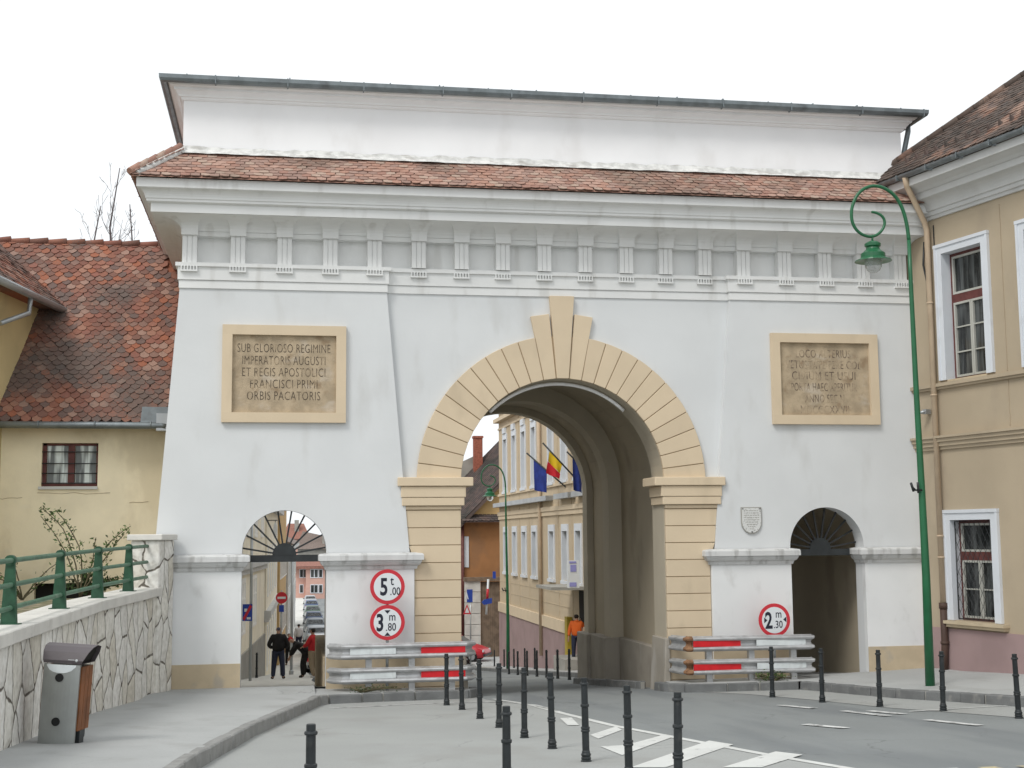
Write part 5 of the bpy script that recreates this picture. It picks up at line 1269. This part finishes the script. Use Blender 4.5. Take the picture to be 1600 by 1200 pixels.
# ------------------------------------------------------------------ cars
def car(name, label, loc, rotz, paint, group=None, van=False, L=4.1, Wd=1.66, H=1.44):
    t = thing(name, label, 'car', loc, group, rotz)
    h = Wd/2; s = L/4.1; hz = H/1.44
    # stations along the length: y, bumper/belt heights, roof height, belt half width, roof half width
    stn = [(-2.05,.42,.60,.60,.66,.64),(-1.98,.26,.82,.82,.78,.76),(-1.75,.22,.90,.98,.82,.74),(-1.25,.20,.92,1.36,.83,.62),(-.4,.20,.92,1.44,.83,.62),(.35,.20,.91,1.40,.83,.62),(.95,.20,.90,.99,.83,.70),(1.5,.20,.82,.83,.81,.72),(1.9,.24,.68,.69,.75,.66),(2.05,.38,.55,.55,.62,.58)]
    b = MB(); vs = []
    for y, z0, zb, zr, wb, wr in stn:
        y *= s; ring = [(.0,z0),(wb*.93,z0),(wb,(z0+zb)/2),(wb*.98,zb),(wr,(zr-.02 if zr > zb+.1 else zr)),(wr*.85,zr+.012),(0,zr+.03)]
        for x, z in ring: vs.append((x*h/.83, y, z*hz))
        for x, z in ring[-2:0:-1]: vs.append((-x*h/.83, y, z*hz))
    n = 12; m = len(stn)
    b.add(vs, [(i*n+k, i*n+(k+1)%n, (i+1)*n+(k+1)%n, (i+1)*n+k) for i in range(m-1) for k in range(n)] + [tuple(range(n)), tuple(range((m-1)*n, m*n))[::-1]], True)
    b.build('body', paint, t, world=False)
    gl = MB()
    def P(i, kz, sgn=1, off=.012):  # point between belt (0) and roof (1)
        y, z0, zb, zr, wb, wr = stn[i]; x = (wb*.98+(wr-wb*.98)*kz); z = zb+(zr-zb)*kz
        return (sgn*(x*h/.83+off), y*s, z*hz)
    for sgn in (1, -1):
        gl.poly([P(3,.12,sgn),P(4,.12,sgn),P(4,.86,sgn),P(3,.80,sgn)]); gl.poly([P(4,.12,sgn),P(5,.12,sgn),P(5,.84,sgn),P(4,.86,sgn)])
        a_, b_ = Vector(P(5,.12,sgn)), Vector(P(6,.2,sgn)); gl.poly([a_, a_.lerp(b_, .8), Vector(P(5,.84,sgn))])
    def Q(i, kz, fx, dy=0, dz=.03):
        y, z0, zb, zr, wb, wr = stn[i]; return Vector((fx*wr*h/.83, y*s+dy, zr*hz+dz))
    f0, f1 = Q(5,1,1), Q(6,1,1); r0, r1 = Q(3,1,1), Q(2,1,1)
    def lerpq(A, B, t, fx): v = A.lerp(B, t); return Vector((v.x*fx, v.y, v.z))
    gl.poly([lerpq(f0,f1,.1,.88), lerpq(f0,f1,.1,-.88), lerpq(f0,f1,.9,-.95), lerpq(f0,f1,.9,.95)])
    gl.poly([lerpq(r0,r1,.1,-.88), lerpq(r0,r1,.1,.88), lerpq(r0,r1,.9,.93), lerpq(r0,r1,.9,-.93)])
    gl.build('windows', M['glass'], t, world=False, recalc=False)
    for sgn in (1, -1):
        for y in (-1.3, 1.32):
            w = MB(); w.lathe([(.17,-.1),(.29,-.1),(.30,-.07),(.30,.07),(.29,.1),(.17,.1)], n=20); 
            X = Matrix.Translation((sgn*(h-.10), y*s, .30)) @ Matrix.Rotation(PI/2, 4, 'Y'); w.xf(X)
            wo2 = w.build('wheel', M['rubber'], t, world=False)
            r_ = MB(); r_.lathe([(.02,-.115),(.18,-.108),(.19,-.10),(.19,.10),(.18,.108),(.02,.115)], n=14); r_.xf(X); r_.build('rim', M['zinc'], wo2, world=False)
        q = MB(); q.box(sgn*h*.80-.13, sgn*h*.80+.13, 1.94*s, 1.99*s, .56*hz, .68*hz); q.build('headlight', M['signwhite'], t, world=False)
        q = MB(); q.box(sgn*h*.84-.09, sgn*h*.84+.09, -2.02*s, -1.96*s, .62*hz, .84*hz); q.build('tail_light', M['redsign'], t, world=False)
        q = MB(); q.box(sgn*(h+.02)-.07, sgn*(h+.02)+.07, .72*s, .82*s, .92*hz, 1.02*hz); q.build('mirror', M['iron'], t, world=False)
    q = MB(); q.box(-.26, .26, -2.075*s, -2.045*s, .46*hz, .57*hz); q.build('number_plate', M['signwhite'], t, world=False)
    for a_, b_ in ((-2.09, -1.98), (1.98, 2.09)): q = MB(); q.box(-h*.92, h*.92, a_*s, b_*s, .32*hz, .45*hz); q.build('bumper', M['iron'], t, world=False)
    return t
def paint(n, c): 
    return mat(n, c, rough=.3, var=.03, bump=0, spec=.6)
PT_ = {'silver': paint('silver_paint', (.38,.40,.42)), 'white': paint('white_paint', (.62,.63,.64)), 'blue': paint('dark_blue_paint', (.05,.08,.16)), 'grey': paint('grey_paint', (.17,.19,.21)),
       'red': paint('red_paint', (.50,.02,.035)), 'green': paint('dark_green_paint', (.05,.09,.06)), 'beige': paint('beige_paint_car', (.42,.36,.26))}
CL = [(24,'beige','nearest beige parked car beside the people, mostly behind the gate pedestal'),(30,'silver','silver parked car, second in the line beyond the left arch'),(38,'white','white parked car, third in the line beyond the left arch'),(48,'silver','silver hatchback parked fourth in the line beyond the left arch'),
      (58,'white','white parked car between two silver ones, fifth in the line'),(70,'silver','pale silver parked car, sixth in the line beyond the left arch'),(84,'grey','grey parked car, seventh in the line beyond the left arch'),(100,'blue','dark blue parked car far along the left street'),(118,'green','dark green parked car far along the left street, behind the blue one'),(140,'blue','small dark blue parked car before the pink house'),(165,'silver','farthest silver parked car in front of the pink house')]
for Y, c, lab in CL:
    w = (Y+27.0); x = (479-437)*w/2100*1.0 + .95
    x = at(474 if Y > 40 else 488, 960, Y).x + .9
    car('parked_car', lab, (x, Y, rz(Y)), R(2), PT_[c], 'cars parked along the left street')
for Y, c, dx in ((112,'silver',3.2),(132,'grey',3.4)):
    pass
xr = at(758, 1000, 50).x
car('parked_car', 'red car seen side-on beyond the main arch, behind the crash barrier end', (xr-1.75, 50.6, rz(50)+.12), R(-114), PT_['red'])

# ------------------------------------------------------------------ building with flags beyond the main arch
def atX(x, y, X):
    d = ray(x, y); return CAM + d*((X-CAM.x)/d.x)
sbX = 12.0
sb = thing('town_house', 'long beige public building with tall white windows and flags beyond the main arch', 'building', (sbX, 35, -2.5))
YE = atX(781, 900, sbX).y
def SX_(mb, name, mt, parent=None, **k): return mb.build(name, M[mt], parent or sb, **k)
cols = [791,805,820,836,863,884,905,930]
wins = []
for px in cols:
    yc = atX(px, 870, sbX).y
    wins.append((yc-.50, yc+.50, 1.15, 3.25)); wins.append((yc-.50, yc+.50, 5.45, 8.25))
mb = MB()
def hx(mb, y0, y1, z0, z1, holes, d):
    m2 = MB(); wall_holes(m2, -y1, -y0, z0, z1, [(-b, -a, c, e) for a, b, c, e in holes], d)
    # local (s=-Y, o, z) -> world (X = sbX - o, Y=-s)
    m2.xf(Matrix(((0,-1,0,sbX),(-1,0,0,0),(0,0,1,0),(0,0,0,1)))); mb.add(m2.v, m2.f)
hx(mb, 14, YE, -.55, 10.6, wins, .28)
mb.poly([(sbX,YE,-.55),(sbX+9,YE,-.55),(sbX+9,YE,10.6),(sbX,YE,10.6)]); mb.poly([(sbX,14,-.55),(sbX+9,14,-.55),(sbX+9,14,10.6),(sbX,14,10.6)])
SX_(mb, 'wall', 'farbeige', recalc=False)
mb = MB(); mb.box(sbX-.05, sbX+9, 14, YE+.04, -5.2, -1.05); SX_(mb, 'plinth', 'mauve')
mb = MB(); mb.box(sbX-.10, sbX+.2, 14, YE+.08, -1.05, -.55); SX_(mb, 'base_course', 'beige')
mb = MB(); mb.box(sbX-.10, sbX+.1, 14, YE+.08, 4.15, 4.35); mb.box(sbX-.06, sbX+.1, 14, YE+.05, 3.95, 4.14); mb.box(sbX-.08, sbX+.1, 14, YE+.06, 5.22, 5.34); SX_(mb, 'string_course', 'beige')
for a, b in ((YE+.15, 31.5), (29.8, 26.8), (26.2, 14)): mb = MB(); mb.box(sbX-.34, sbX+.1, b, a, 4.62, 4.84); SX_(mb, 'tin_ledge', 'zinc')
mb = MB(); mb.box(sbX-.30, sbX+.1, 14, YE+.12, 9.3, 9.5); mb.box(sbX-.5, sbX+.1, 14, YE+.3, 10.2, 10.7); mb.box(sbX-.06, sbX+.1, 14, YE+.04, 8.9, 9.0); SX_(mb, 'cornice', 'beige')
mb = MB(); mb.add([(sbX-.6,13.5,10.72),(sbX-.6,YE+.6,10.72),(sbX+4.6,YE-4,14),(sbX+4.6,13.5,14),(sbX+9.6,13.5,10.72),(sbX+9.6,YE+.6,10.72)], [(0,1,2,3),(1,5,2),(3,2,5,4)]); SX_(mb, 'roof', 'brownroof')
for k, (a, b, c, e) in enumerate(wins):
    up_ = c > 4; w = MB(); sw2 = .17
    for (y0, y1, z0, z1) in ((a-sw2,b+sw2,e,e+.30),(a-sw2,a,c,e),(b,b+sw2,c,e)): w.box(sbX-.06, sbX+.02, y0, y1, z0, z1)
    w.box(sbX-.11, sbX+.02, a-sw2-.05, b+sw2+.05, c-.14, c-.002)
    if up_: w.box(sbX-.12, sbX+.02, a+.1, b-.1, e+.32, e+.62)
    w.poly([(sbX-.03,a+.004,c),(sbX+.27,a+.004,c),(sbX+.27,a+.004,e),(sbX-.03,a+.004,e)]); w.poly([(sbX-.03,b-.004,c),(sbX+.27,b-.004,c),(sbX+.27,b-.004,e),(sbX-.03,b-.004,e)])
    wo3 = SX_(w, 'window', 'bluewhite')
    f = MB(); ym = (a+b)/2; x0, x1 = sbX+.17, sbX+.25; zt = c+(e-c)*.68
    for (y0, y1, z0, z1) in ((a,a+.07,c,e),(b-.07,b,c,e),(ym-.04,ym+.04,c,e),(a+.07,ym-.04,zt-.04,zt+.04),(ym+.04,b-.07,zt-.04,zt+.04)): f.box(x0, x1, y0, y1, z0, z1)
    SX_(f, 'sash', 'sash', wo3)
    p = MB(); p.box(sbX+.235, sbX+.26, a+.03, b-.03, c+.02, e-.02); SX_(p, 'pane', 'paleglass', wo3)
for y0 in [atX(p_, 900, sbX).y for p_ in (797.5,812.5,828,845,874,895)]:
    mb = MB(); mb.box(sbX-.02, sbX+.01, y0-.02, y0+.02, -.5, 9.2); SX_(mb, 'joint', 'plinth')
for z in (.05, .6): mb = MB(); mb.box(sbX-.015, sbX+.01, 14, YE, z-.015, z+.015); SX_(mb, 'joint', 'plinth')
py_ = atX(848, 870, sbX).y
mb = MB(); mb.tube([(sbX-.12,py_,10.2),(sbX-.12,py_,-2.4)], .09, n=8); SX_(mb, 'downpipe', 'pipe')
# entrance with canopy
yd = atX(907, 930, sbX).y
mb = MB(); mb.box(sbX-.03, sbX+.02, yd-1.1, yd+.15, -1.6, .85); SX_(mb, 'door', 'dark')
mb = MB(); mb.box(sbX-1.5, sbX+.05, yd-1.5, yd+1.7, .93, 1.05); SX_(mb, 'canopy', 'greystucco')
mb = MB(); mb.box(sbX-1.1, sbX+.1, yd-2.0, yd+.2, -3.2, rz(23)+.42); SX_(mb, 'doorstep', 'greystucco')
mb = MB(); yb = atX(893, 950, sbX).y; mb.box(sbX-.25, sbX-.04, yb-.25, yb+.25, -1.9, -.3); tag(mb.build('meter_box', M['yellowbox']), 'narrow yellow box on the wall beside the person in orange', 'box')
q0 = atX(888, 876, 10.9); q1 = atX(906, 907, 10.9)
hb_ = thing('hanging_sign', 'white and lilac box sign on the canopy of the beige public building', 'sign', (10.9, q0.y, 1.1))
mb = MB(); mb.box(at(888,890,q0.y).x, at(905,890,q0.y).x, q0.y, q0.y+.25, 1.07, q0.z); mb.build('sign_box', M['signwhite'], hb_)
x0, x1 = at(888,890,q0.y).x, at(905,890,q0.y).x; zt = q0.z
mb = MB(); mb.box(x0+.04, x0+(x1-x0)*.72, q0.y-.02, q0.y, zt-.10, zt-.03); mb.box(x0+.08, x0+(x1-x0)*.72, q0.y-.02, q0.y, zt-.42, zt-.16); mb.box(x0+.04, x0+(x1-x0)*.72, q0.y-.02, q0.y, 1.12, 1.28); mb.build('lettering_panel', M['lilac'], hb_)
# flags
def flag(label, tip, base, cloths, group='flags on the beige public building'):
    tx_, bx2 = Vector(tip), Vector(base); t = thing('flag', label, 'flag', tuple(bx2), group)
    mb = MB(); mb.tube([bx2, tx_], .035, n=8); mb.build('pole', M['iron'], t)
    d = tx_-bx2
    for mt, a0, a1, dr0, dr1, sk_ in cloths:
        # hanging cloth: between fractions a0..a1 of the pole, dropping dr0..dr1 metres
        vs = []; n = 8; m = 5
        for i in range(n+1):
            f = i/n
            for j in range(m+1):
                g_ = j/m; a_ = a0+(a1-a0)*f; p = bx2 + d*a_; dr = dr0[0]+(dr0[1]-dr0[0])*f; de = dr1[0]+(dr1[1]-dr1[0])*f
                z = dr+(de-dr)*g_
                p = p + Vector((-sk_*z*.35, math.sin(f*9+g_*2)*.10*g_, -z)) - Vector((d.x, d.y, d.z))*0
                vs.append(p)
        mb = MB(); mb.add(vs, [(i*(m+1)+j, i*(m+1)+j+1, (i+1)*(m+1)+j+1, (i+1)*(m+1)+j) for i in range(n) for j in range(m)], True); mb.build('cloth', M[mt], t, recalc=False)
def fp(px, py, X): return tuple(atX(px, py, X))
flag('blue flag nearest the corner of the beige public building', fp(823,708,10.55), fp(884,761,12), [('flagblue', .48, .82, (0,0), (.95,1.35), 0)])
flag('yellow and red flag, middle of the flags on the beige public building', fp(848,692,10.75), fp(897,745,12), [('flagyellow', .38, .78, (0,0), (.42,.45), .55), ('flagred', .38, .78, (.42,.45), (.62,.95), .55)])
flag('dark blue flag partly hidden by the arch edge', fp(886,706,10.75), fp(932,752,12), [('flagblue', .50, .82, (0,0), (1.0,1.25), 0)])

# ------------------------------------------------------------------ orange house beyond
oh = thing('orange_house', 'orange rendered house with dark tiled roofs and brick chimney beyond the main arch', 'house', (12, 55, -4))
OY = 55
def ox(px): return at(px, 900, OY).x
def oz(py, Y=OY): return at(760, py, Y).z
mb = MB(); mb.box(ox(700), ox(800), OY, OY+8, -6, oz(808)); mb.build('wall', M['orange_wall'], oh)
mb = MB(); mb.extr([(at(727,815,OY-.02).x,OY-.02,oz(815)),(ox(800),OY-.02,oz(815)),(ox(800),OY-.02,oz(737)),(at(780,757,OY).x,OY-.02,oz(757))], (0,.3,0)); mb.build('gable', M['ochre'], oh)
mb = MB()
a, b, c, d = at(716,822,OY-.5), at(786,750,OY-.5), at(790,680,OY+5), at(718,752,OY+5)
mb.hexa([a+Vector((0,0,-.25)), b+Vector((0,0,-.25)), c+Vector((0,0,-.25)), d+Vector((0,0,-.25)), a, b, c, d])
tiles(mb, a, (b-a), (d-a), (b-a).length, (d-a).length, .3, .3, pointed=.3, lift=.05, seed=61)
mb.build('roof', M['tile_dark'], oh)
mb = MB(); a, b = at(722,818,OY-.7), at(788,818,OY-.7); zt = oz(806)
mb.add([(a.x,OY-.7,oz(816)),(b.x,OY-.7,oz(816)),(b.x,OY+.1,oz(804)),(a.x,OY+.1,oz(804))], [(0,1,2,3)]); tiles(mb, (a.x,OY-.7,oz(815)), (1,0,0), (0,.8,oz(803)-oz(815)), b.x-a.x, .95, .25, .25, pointed=.4, lift=.05, seed=62)
mb.build('eave_roof', M['tile_dark'], oh)
mb = MB(); a, b = at(741,720,OY+4), at(754,682,OY+4); mb.box(a.x, b.x, OY+4, OY+4.6, at(745,760,OY+4).z, b.z); mb.box(a.x-.05, b.x+.05, OY+3.95, OY+4.65, b.z-.1, b.z+.04); mb.build('chimney', M['brick'], oh)
mb = MB(); mb.extr([at(712,726,OY+4.8), at(742,712,OY+4.8), at(768,722,OY+4.8), at(768,775,OY+4.8), at(712,775,OY+4.8)], (0,.6,0)); mb.build('parapet', M['greystucco'], oh)
mb = MB(); mb.box(ox(725), ox(732.5), OY-.08, OY-.01, oz(886), oz(838)); mb.build('window', M['bluewhite'], oh)
mb = MB(); mb.tube([(ox(722.5),OY-.15,oz(815)),(ox(722.5),OY-.15,-4)], .1, n=8); mb.build('downpipe', M['maroon'], oh)
GY = 53
yg = thing('yard_gate', 'weathered wooden yard gate with a pale block pillar and dark lintel beyond the main arch', 'gate', (at(755,1000,GY).x, GY, -4))
g_ = lambda x, y: at(x, y, GY)
mb = MB()
for k in range(7):
    z1, z0 = g_(735, 908+k*17).z, g_(735, 908+(k+1)*17).z; mb.box(g_(723,0).x, g_(745,0).x, GY, GY+.6, z0+.02, z1-.01)
mb.build('pillar', M['stoneblock'], yg)
mb = MB(); mb.box(g_(721,0).x, g_(783,0).x, GY-.1, GY+.5, g_(750,908).z, g_(750,902).z); mb.build('lintel', M['gatewood'], yg)
mb = MB()
for k in range(10): mb.box(g_(746,0).x+k*.115, g_(746,0).x+k*.115+.105, GY+.1, GY+.18, -4.2, g_(750,909).z)
mb.build('door', M['gatewood'], yg)
# signs beyond
t = thing('road_sign', 'blue pedestrian sign above a red triangle on a thin post beyond the main arch', 'road sign', (g_(731,0).x, 40, -4))
SY = 40; s_ = lambda x, y: at(x, y, SY)
mb = MB(); mb.tube([(s_(730,0).x, SY, rz(SY)), (s_(730,0).x, SY, s_(730,920).z)], .035, n=8); mb.build('post', M['zinc'], t)
mb = MB(); mb.box(s_(724.5,0).x, s_(733,0).x, SY-.06, SY-.04, s_(730,941).z, s_(730,921).z); pl_ = mb.build('panel', M['signblue'], t)
mb = MB(); c = s_(728.8, 930); mb.prism([(c.x-.10,c.z-.2),(c.x,c.z+.2),(c.x+.10,c.z-.2),(c.x+.05,c.z-.2),(c.x,c.z),(c.x-.05,c.z-.2)], SY-.075, SY-.061); mb.build('pictogram', M['signwhite'], pl_)
mb = MB(); c = s_(729.5, 952); mb.prism([(c.x-.2,c.z-.24),(c.x+.2,c.z-.24),(c.x,c.z+.26)], SY-.06, SY-.04); tr_ = mb.build('triangle', M['redsign'], t)
mb = MB(); mb.prism([(c.x-.11,c.z-.17),(c.x+.11,c.z-.17),(c.x,c.z+.12)], SY-.07, SY-.061); mb.build('face', M['signwhite'], tr_)
SY = 45
t = thing('direction_sign', 'leaning striped pole with a small blue direction arrow in front of the yard gate', 'road sign', (s_(761,0).x, 45, -4))
mb = MB(); mb.tube([s_(760,960), s_(763,905)], .06, n=8); mb.build('post', M['signwhite'], t)
mb = MB(); mb.tube([s_(761.3,936)+Vector((0,-.01,0)), s_(762.2,920)+Vector((0,-.01,0))], .066, n=8); mb.build('band', M['redsign'], t)
mb = MB(); a = s_(752,941); b = s_(768,934); mb.prism([(a.x,a.z),(a.x+.12,a.z+.14),(b.x,b.z),(b.x,b.z-.28),(a.x+.12,a.z-.14)], 44.85, 44.9); mb.build('arrow_panel', M['signblue'], t)
mb = MB(); mb.box(s_(763,0).x, s_(767.5,0).x, 44.9, 44.95, s_(765,904).z, s_(765,893).z); mb.build('panel', M['signblue'], t)

# ------------------------------------------------------------------ street beyond the left small arch
def row_house(name, label, p0, p1, z0, z1, wallm, rows_, roofm, plinth=None, ledge=None, depth=8, roof_h=2.0, group='houses along the left street'):
    a = Vector((p0[0], p0[1], 0)); b = Vector((p1[0], p1[1], 0)); d = (b-a).normalized(); n = Vector((d.y, -d.x, 0)); L = (b-a).length
    Mx = Matrix(((d.x, n.x, 0, a.x), (d.y, n.y, 0, a.y), (0,0,1,0), (0,0,0,1)))
    t = thing(name, label, 'house', (p0[0], p0[1], z0), group)
    def bb(mb, nm, m_, par=None): return mb.xf(Mx).build(nm, M[m_], par or t)
    mb = MB(); mb.box(0, L-.02, -depth, 0, z0-1, z1); bb(mb, 'wall', wallm)
    if plinth is not None: mb = MB(); mb.box(-.02, L, -.2, .06, z0-1, plinth); bb(mb, 'plinth', 'greystucco')
    mb = MB()
    for z in (ledge or []): mb.box(-.05, L+.02, -.1, .22, z, z+.28); mb.box(-.05, L+.02, -.1, .12, z-.2, z-.002)
    mb.box(-.1, L+.02, -.1, .35, z1-.3, z1); bb(mb, 'cornice', 'cornicewhite')
    mb = MB(); mb.add([(-.1,.4,z1+.01),(L,.4,z1+.01),(L,-depth/2,z1+roof_h),(-.1,-depth/2,z1+roof_h),(-.1,-depth,z1),(L,-depth,z1)], [(0,1,2,3),(3,2,5,4),(1,5,2),(0,3,4)]); bb(mb, 'roof', roofm)
    for (za, zb, w_, gap, m_) in rows_:
        s = gap*.6
        while s+w_ < L:
            mb = MB()
            for x0, x1, y0, y1 in ((s-.14,s,za,zb),(s+w_,s+w_+.14,za,zb),(s-.14,s+w_+.14,zb,zb+.16),(s-.18,s+w_+.18,za-.1,za)): mb.box(x0, x1, -.02, .035, y0, y1)
            wn_ = bb(mb, 'window', 'whitewin')
            mb = MB(); mb.box(s, s+w_, -.02, .012, za, zb); mb.box(s+w_/2-.03, s+w_/2+.03, -.02, .03, za, zb); mb.box(s, s+w_, -.02, .03, za+(zb-za)*.65, za+(zb-za)*.65+.06); bb(mb, 'pane', m_, wn_)
            s += w_+gap
    return t
row_house('cream_house', 'cream house with a grey plinth and white cornice, first at left beyond the left arch', (-2.05,8.6), (-.62,31.4), -2.3, 8.5, 'cream', [(-.2,1.5,1.5,3.4,'whitewin'),(3.2,5.6,1.0,2.2,'whitewin')], 'redroof', plinth=-.95, ledge=[2.0])
row_house('pale_ochre_house', 'cream house with narrow white windows, second at left beyond the left arch', (-.55,31.6), (-.12,49.5), -3.8, 4.6, 'cream', [(-2.6,-.9,.8,2.4,'whitewin'),(.6,2.6,.8,2.4,'whitewin')], 'brownroof', ledge=[-.3])
row_house('deep_ochre_house', 'deep ochre house with dark openings, third at left beyond the left arch', (.02,50), (.42,61), -4.3, 5.4, 'ochre', [(-2.4,-1,.8,1.1,'glass'),(.8,2.4,.8,1.1,'glass')], 'redroof')
row_house('grey_house', 'grey green house beyond the ochre one in the left street', (.55,62), (1.55,106), -4.6, 2.6, 'stoneblock', [(-3,-1,1.2,2.2,'paleglass'),(-.2,1.4,1.2,2.2,'paleglass')], 'brownroof')
PYk = 205; pk = lambda x, y, Y=205: at(x, y, Y)
t = thing('pink_house', 'pink house closing the far end of the left street', 'house', (pk(480,930).x, PYk, -7.5), 'houses along the left street')
mb = MB(); mb.box(pk(459,0).x, pk(485,0).x, PYk, PYk+10, -9, pk(470,885).z); mb.build('wall', M['pink'], t)
mb = MB(); mb.box(pk(485,0).x, pk(530,0).x, PYk-1.2, PYk+10, -9, pk(470,885).z); mb.build('side_wing', M['pink'], t)
mb = MB(); a, b = pk(456,885), pk(532,885)
mb.add([(a.x,PYk-1.8,a.z),(b.x,PYk-1.8,a.z),(b.x,PYk+6,pk(470,870).z),(a.x+1.5,PYk+6,pk(470,868).z)], [(0,1,2,3)]); mb.box(a.x, b.x, PYk-1.8, PYk+6, a.z-.4, a.z-.05); mb.build('roof', M['redroof'], t)
for px, py in ((471,896),(477,896),(488,896),(494,896),(501,896),(488,920),(494,920),(501,920),(471,920)):
    c = pk(px, py, PYk-(1.2 if px > 485 else 0)); mb = MB(); mb.box(c.x-.35, c.x+.35, c.y-.08, c.y+.02, c.z-.75, c.z+.75); wq = mb.build('window', M['bluewhite'], t)
    mb = MB(); mb.box(c.x-.24, c.x+.24, c.y-.10, c.y-.07, c.z-.62, c.z+.62); mb.build('pane', M['glass'], wq)
def far_block(name, label, px0, px1, Y, ptop, pedge, pbot, wallm, roofm, slope=0):
    t = thing(name, label, 'house', (at((px0+px1)/2, 900, Y).x, Y, -8), 'houses along the left street')
    a, b = at(px0, pedge, Y), at(px1, pedge, Y)
    mb = MB(); mb.box(a.x, b.x, Y, Y+10, -10, a.z); mb.build('wall', M[wallm], t)
    r0, r1 = at(px0+4, ptop, Y+5), at(px1-4, ptop+slope, Y+5)
    mb = MB(); mb.add([(a.x-.5,Y-.6,a.z),(b.x+.5,Y-.6,at(px1,pedge,Y).z),(b.x-1,Y+5,r1.z),(a.x+1,Y+5,r0.z),(a.x-.5,Y+11,a.z),(b.x+.5,Y+11,a.z)], [(0,1,2,3),(3,2,5,4),(1,5,2),(0,3,4)]); rf_ = mb.build('roof', M[roofm], t)
    mb = MB()
    mb.box(b.x-3.2, b.x-2.2, Y+2, Y+3, a.z, r1.z+.8); mb.build('chimney', M['greystucco'], rf_)
    return t
far_block('brown_roofed_house', 'large house with a grey brown roof rising behind the pink house', 466, 528, 260, 830, 858, 900, 'greystucco', 'brownroof', slope=10)
far_block('red_roofed_house', 'house with a steep red roof far up the left street', 443, 482, 290, 818, 842, 880, 'pink', 'redroof', slope=0)
# street furniture there
t = thing('road_sign', 'square blue sign with a red diagonal on a grey post beyond the left arch', 'road sign', (at(386,957,17).x, 17, pz(17)))
p = at(392, 957, 17); mb = MB(); mb.tube([(p.x,17.05,pz(17)),(p.x,17.05,at(390,800,17).z)], .045, n=8); mb.build('post', M['zinc'], t)
a, b = at(379,944,17), at(394,970,17); mb = MB(); mb.box(a.x, b.x, 16.94, 16.97, b.z, a.z); pq = mb.build('panel', M['signblue'], t)
mb = MB(); mb.extr([(a.x+.01,16.935,b.z+.08),(a.x+.07,16.935,b.z+.01),(b.x-.01,16.935,a.z-.08),(b.x-.07,16.935,a.z-.01)], (0,.004,0)); mb.build('stripe', M['redsign'], pq)
mb = MB(); mb.box(a.x+.06, a.x+.15, 16.936, 16.94, a.z-.24, a.z-.14); mb.box(a.x+.14, a.x+.26, 16.936, 16.94, b.z+.05, b.z+.12); mb.build('symbol', M['signwhite'], pq)
t = thing('road_sign', 'red round no-entry sign above a small blue sign in the left street', 'road sign', (at(440,935,30).x, 30, pz(30)))
c = at(440, 934, 30); mb = MB(); mb.tube([(c.x,30.05,pz(30)),(c.x,30.05,c.z+.3)], .035, n=8); mb.build('post', M['zinc'], t)
mb = MB(); mb.prism(arc(c.x, c.z, .24, 0, 2*PI*.96, 27), 29.96, 30); dd_ = mb.build('disc', M['redsign'], t)
mb = MB(); mb.box(c.x-.17, c.x+.17, 29.945, 29.96, c.z-.045, c.z+.045); mb.build('bar', M['signwhite'], dd_)
mb = MB(); mb.box(c.x-.1, c.x+.1, 29.96, 30, c.z-.58, c.z-.30); mb.build('panel', M['signblue'], t)
c = at(456, 950, 33); t = thing('pole', 'thin pale metal pole standing in the left street', 'pole', (c.x, 33, pz(33)))
mb = MB(); mb.tube([(c.x,33,pz(33)),(c.x,33,at(456,870,33).z)], .06, n=8); mb.build('shaft', M['zinc'], t); mb = MB(); mb.lathe([(.10,0),(.10,.15),(.06,.2)], (c.x,33,pz(33))); mb.build('foot', M['zinc'], t)
t = thing('oval_sign', 'white oval sign hanging over the left street behind the fanlight bars', 'sign', tuple(at(430, 829, 33)))
c = at(430, 829, 33); mb = MB(); q = [(c.x+.085*math.cos(k*PI/10), c.z+.36*math.sin(k*PI/10)) for k in range(20)]; mb.prism(q, 32.95, 33.05); mb.build('panel', M['signwhite'], t)
mb = MB(); mb.tube([(c.x-1.2,33,c.z+.45),(c.x+.1,33,c.z+.45)], .02, n=6); mb.tube([(c.x,33,c.z+.45),(c.x,33,c.z+.3)], .015, n=6); mb.build('bracket', M['iron'], t)
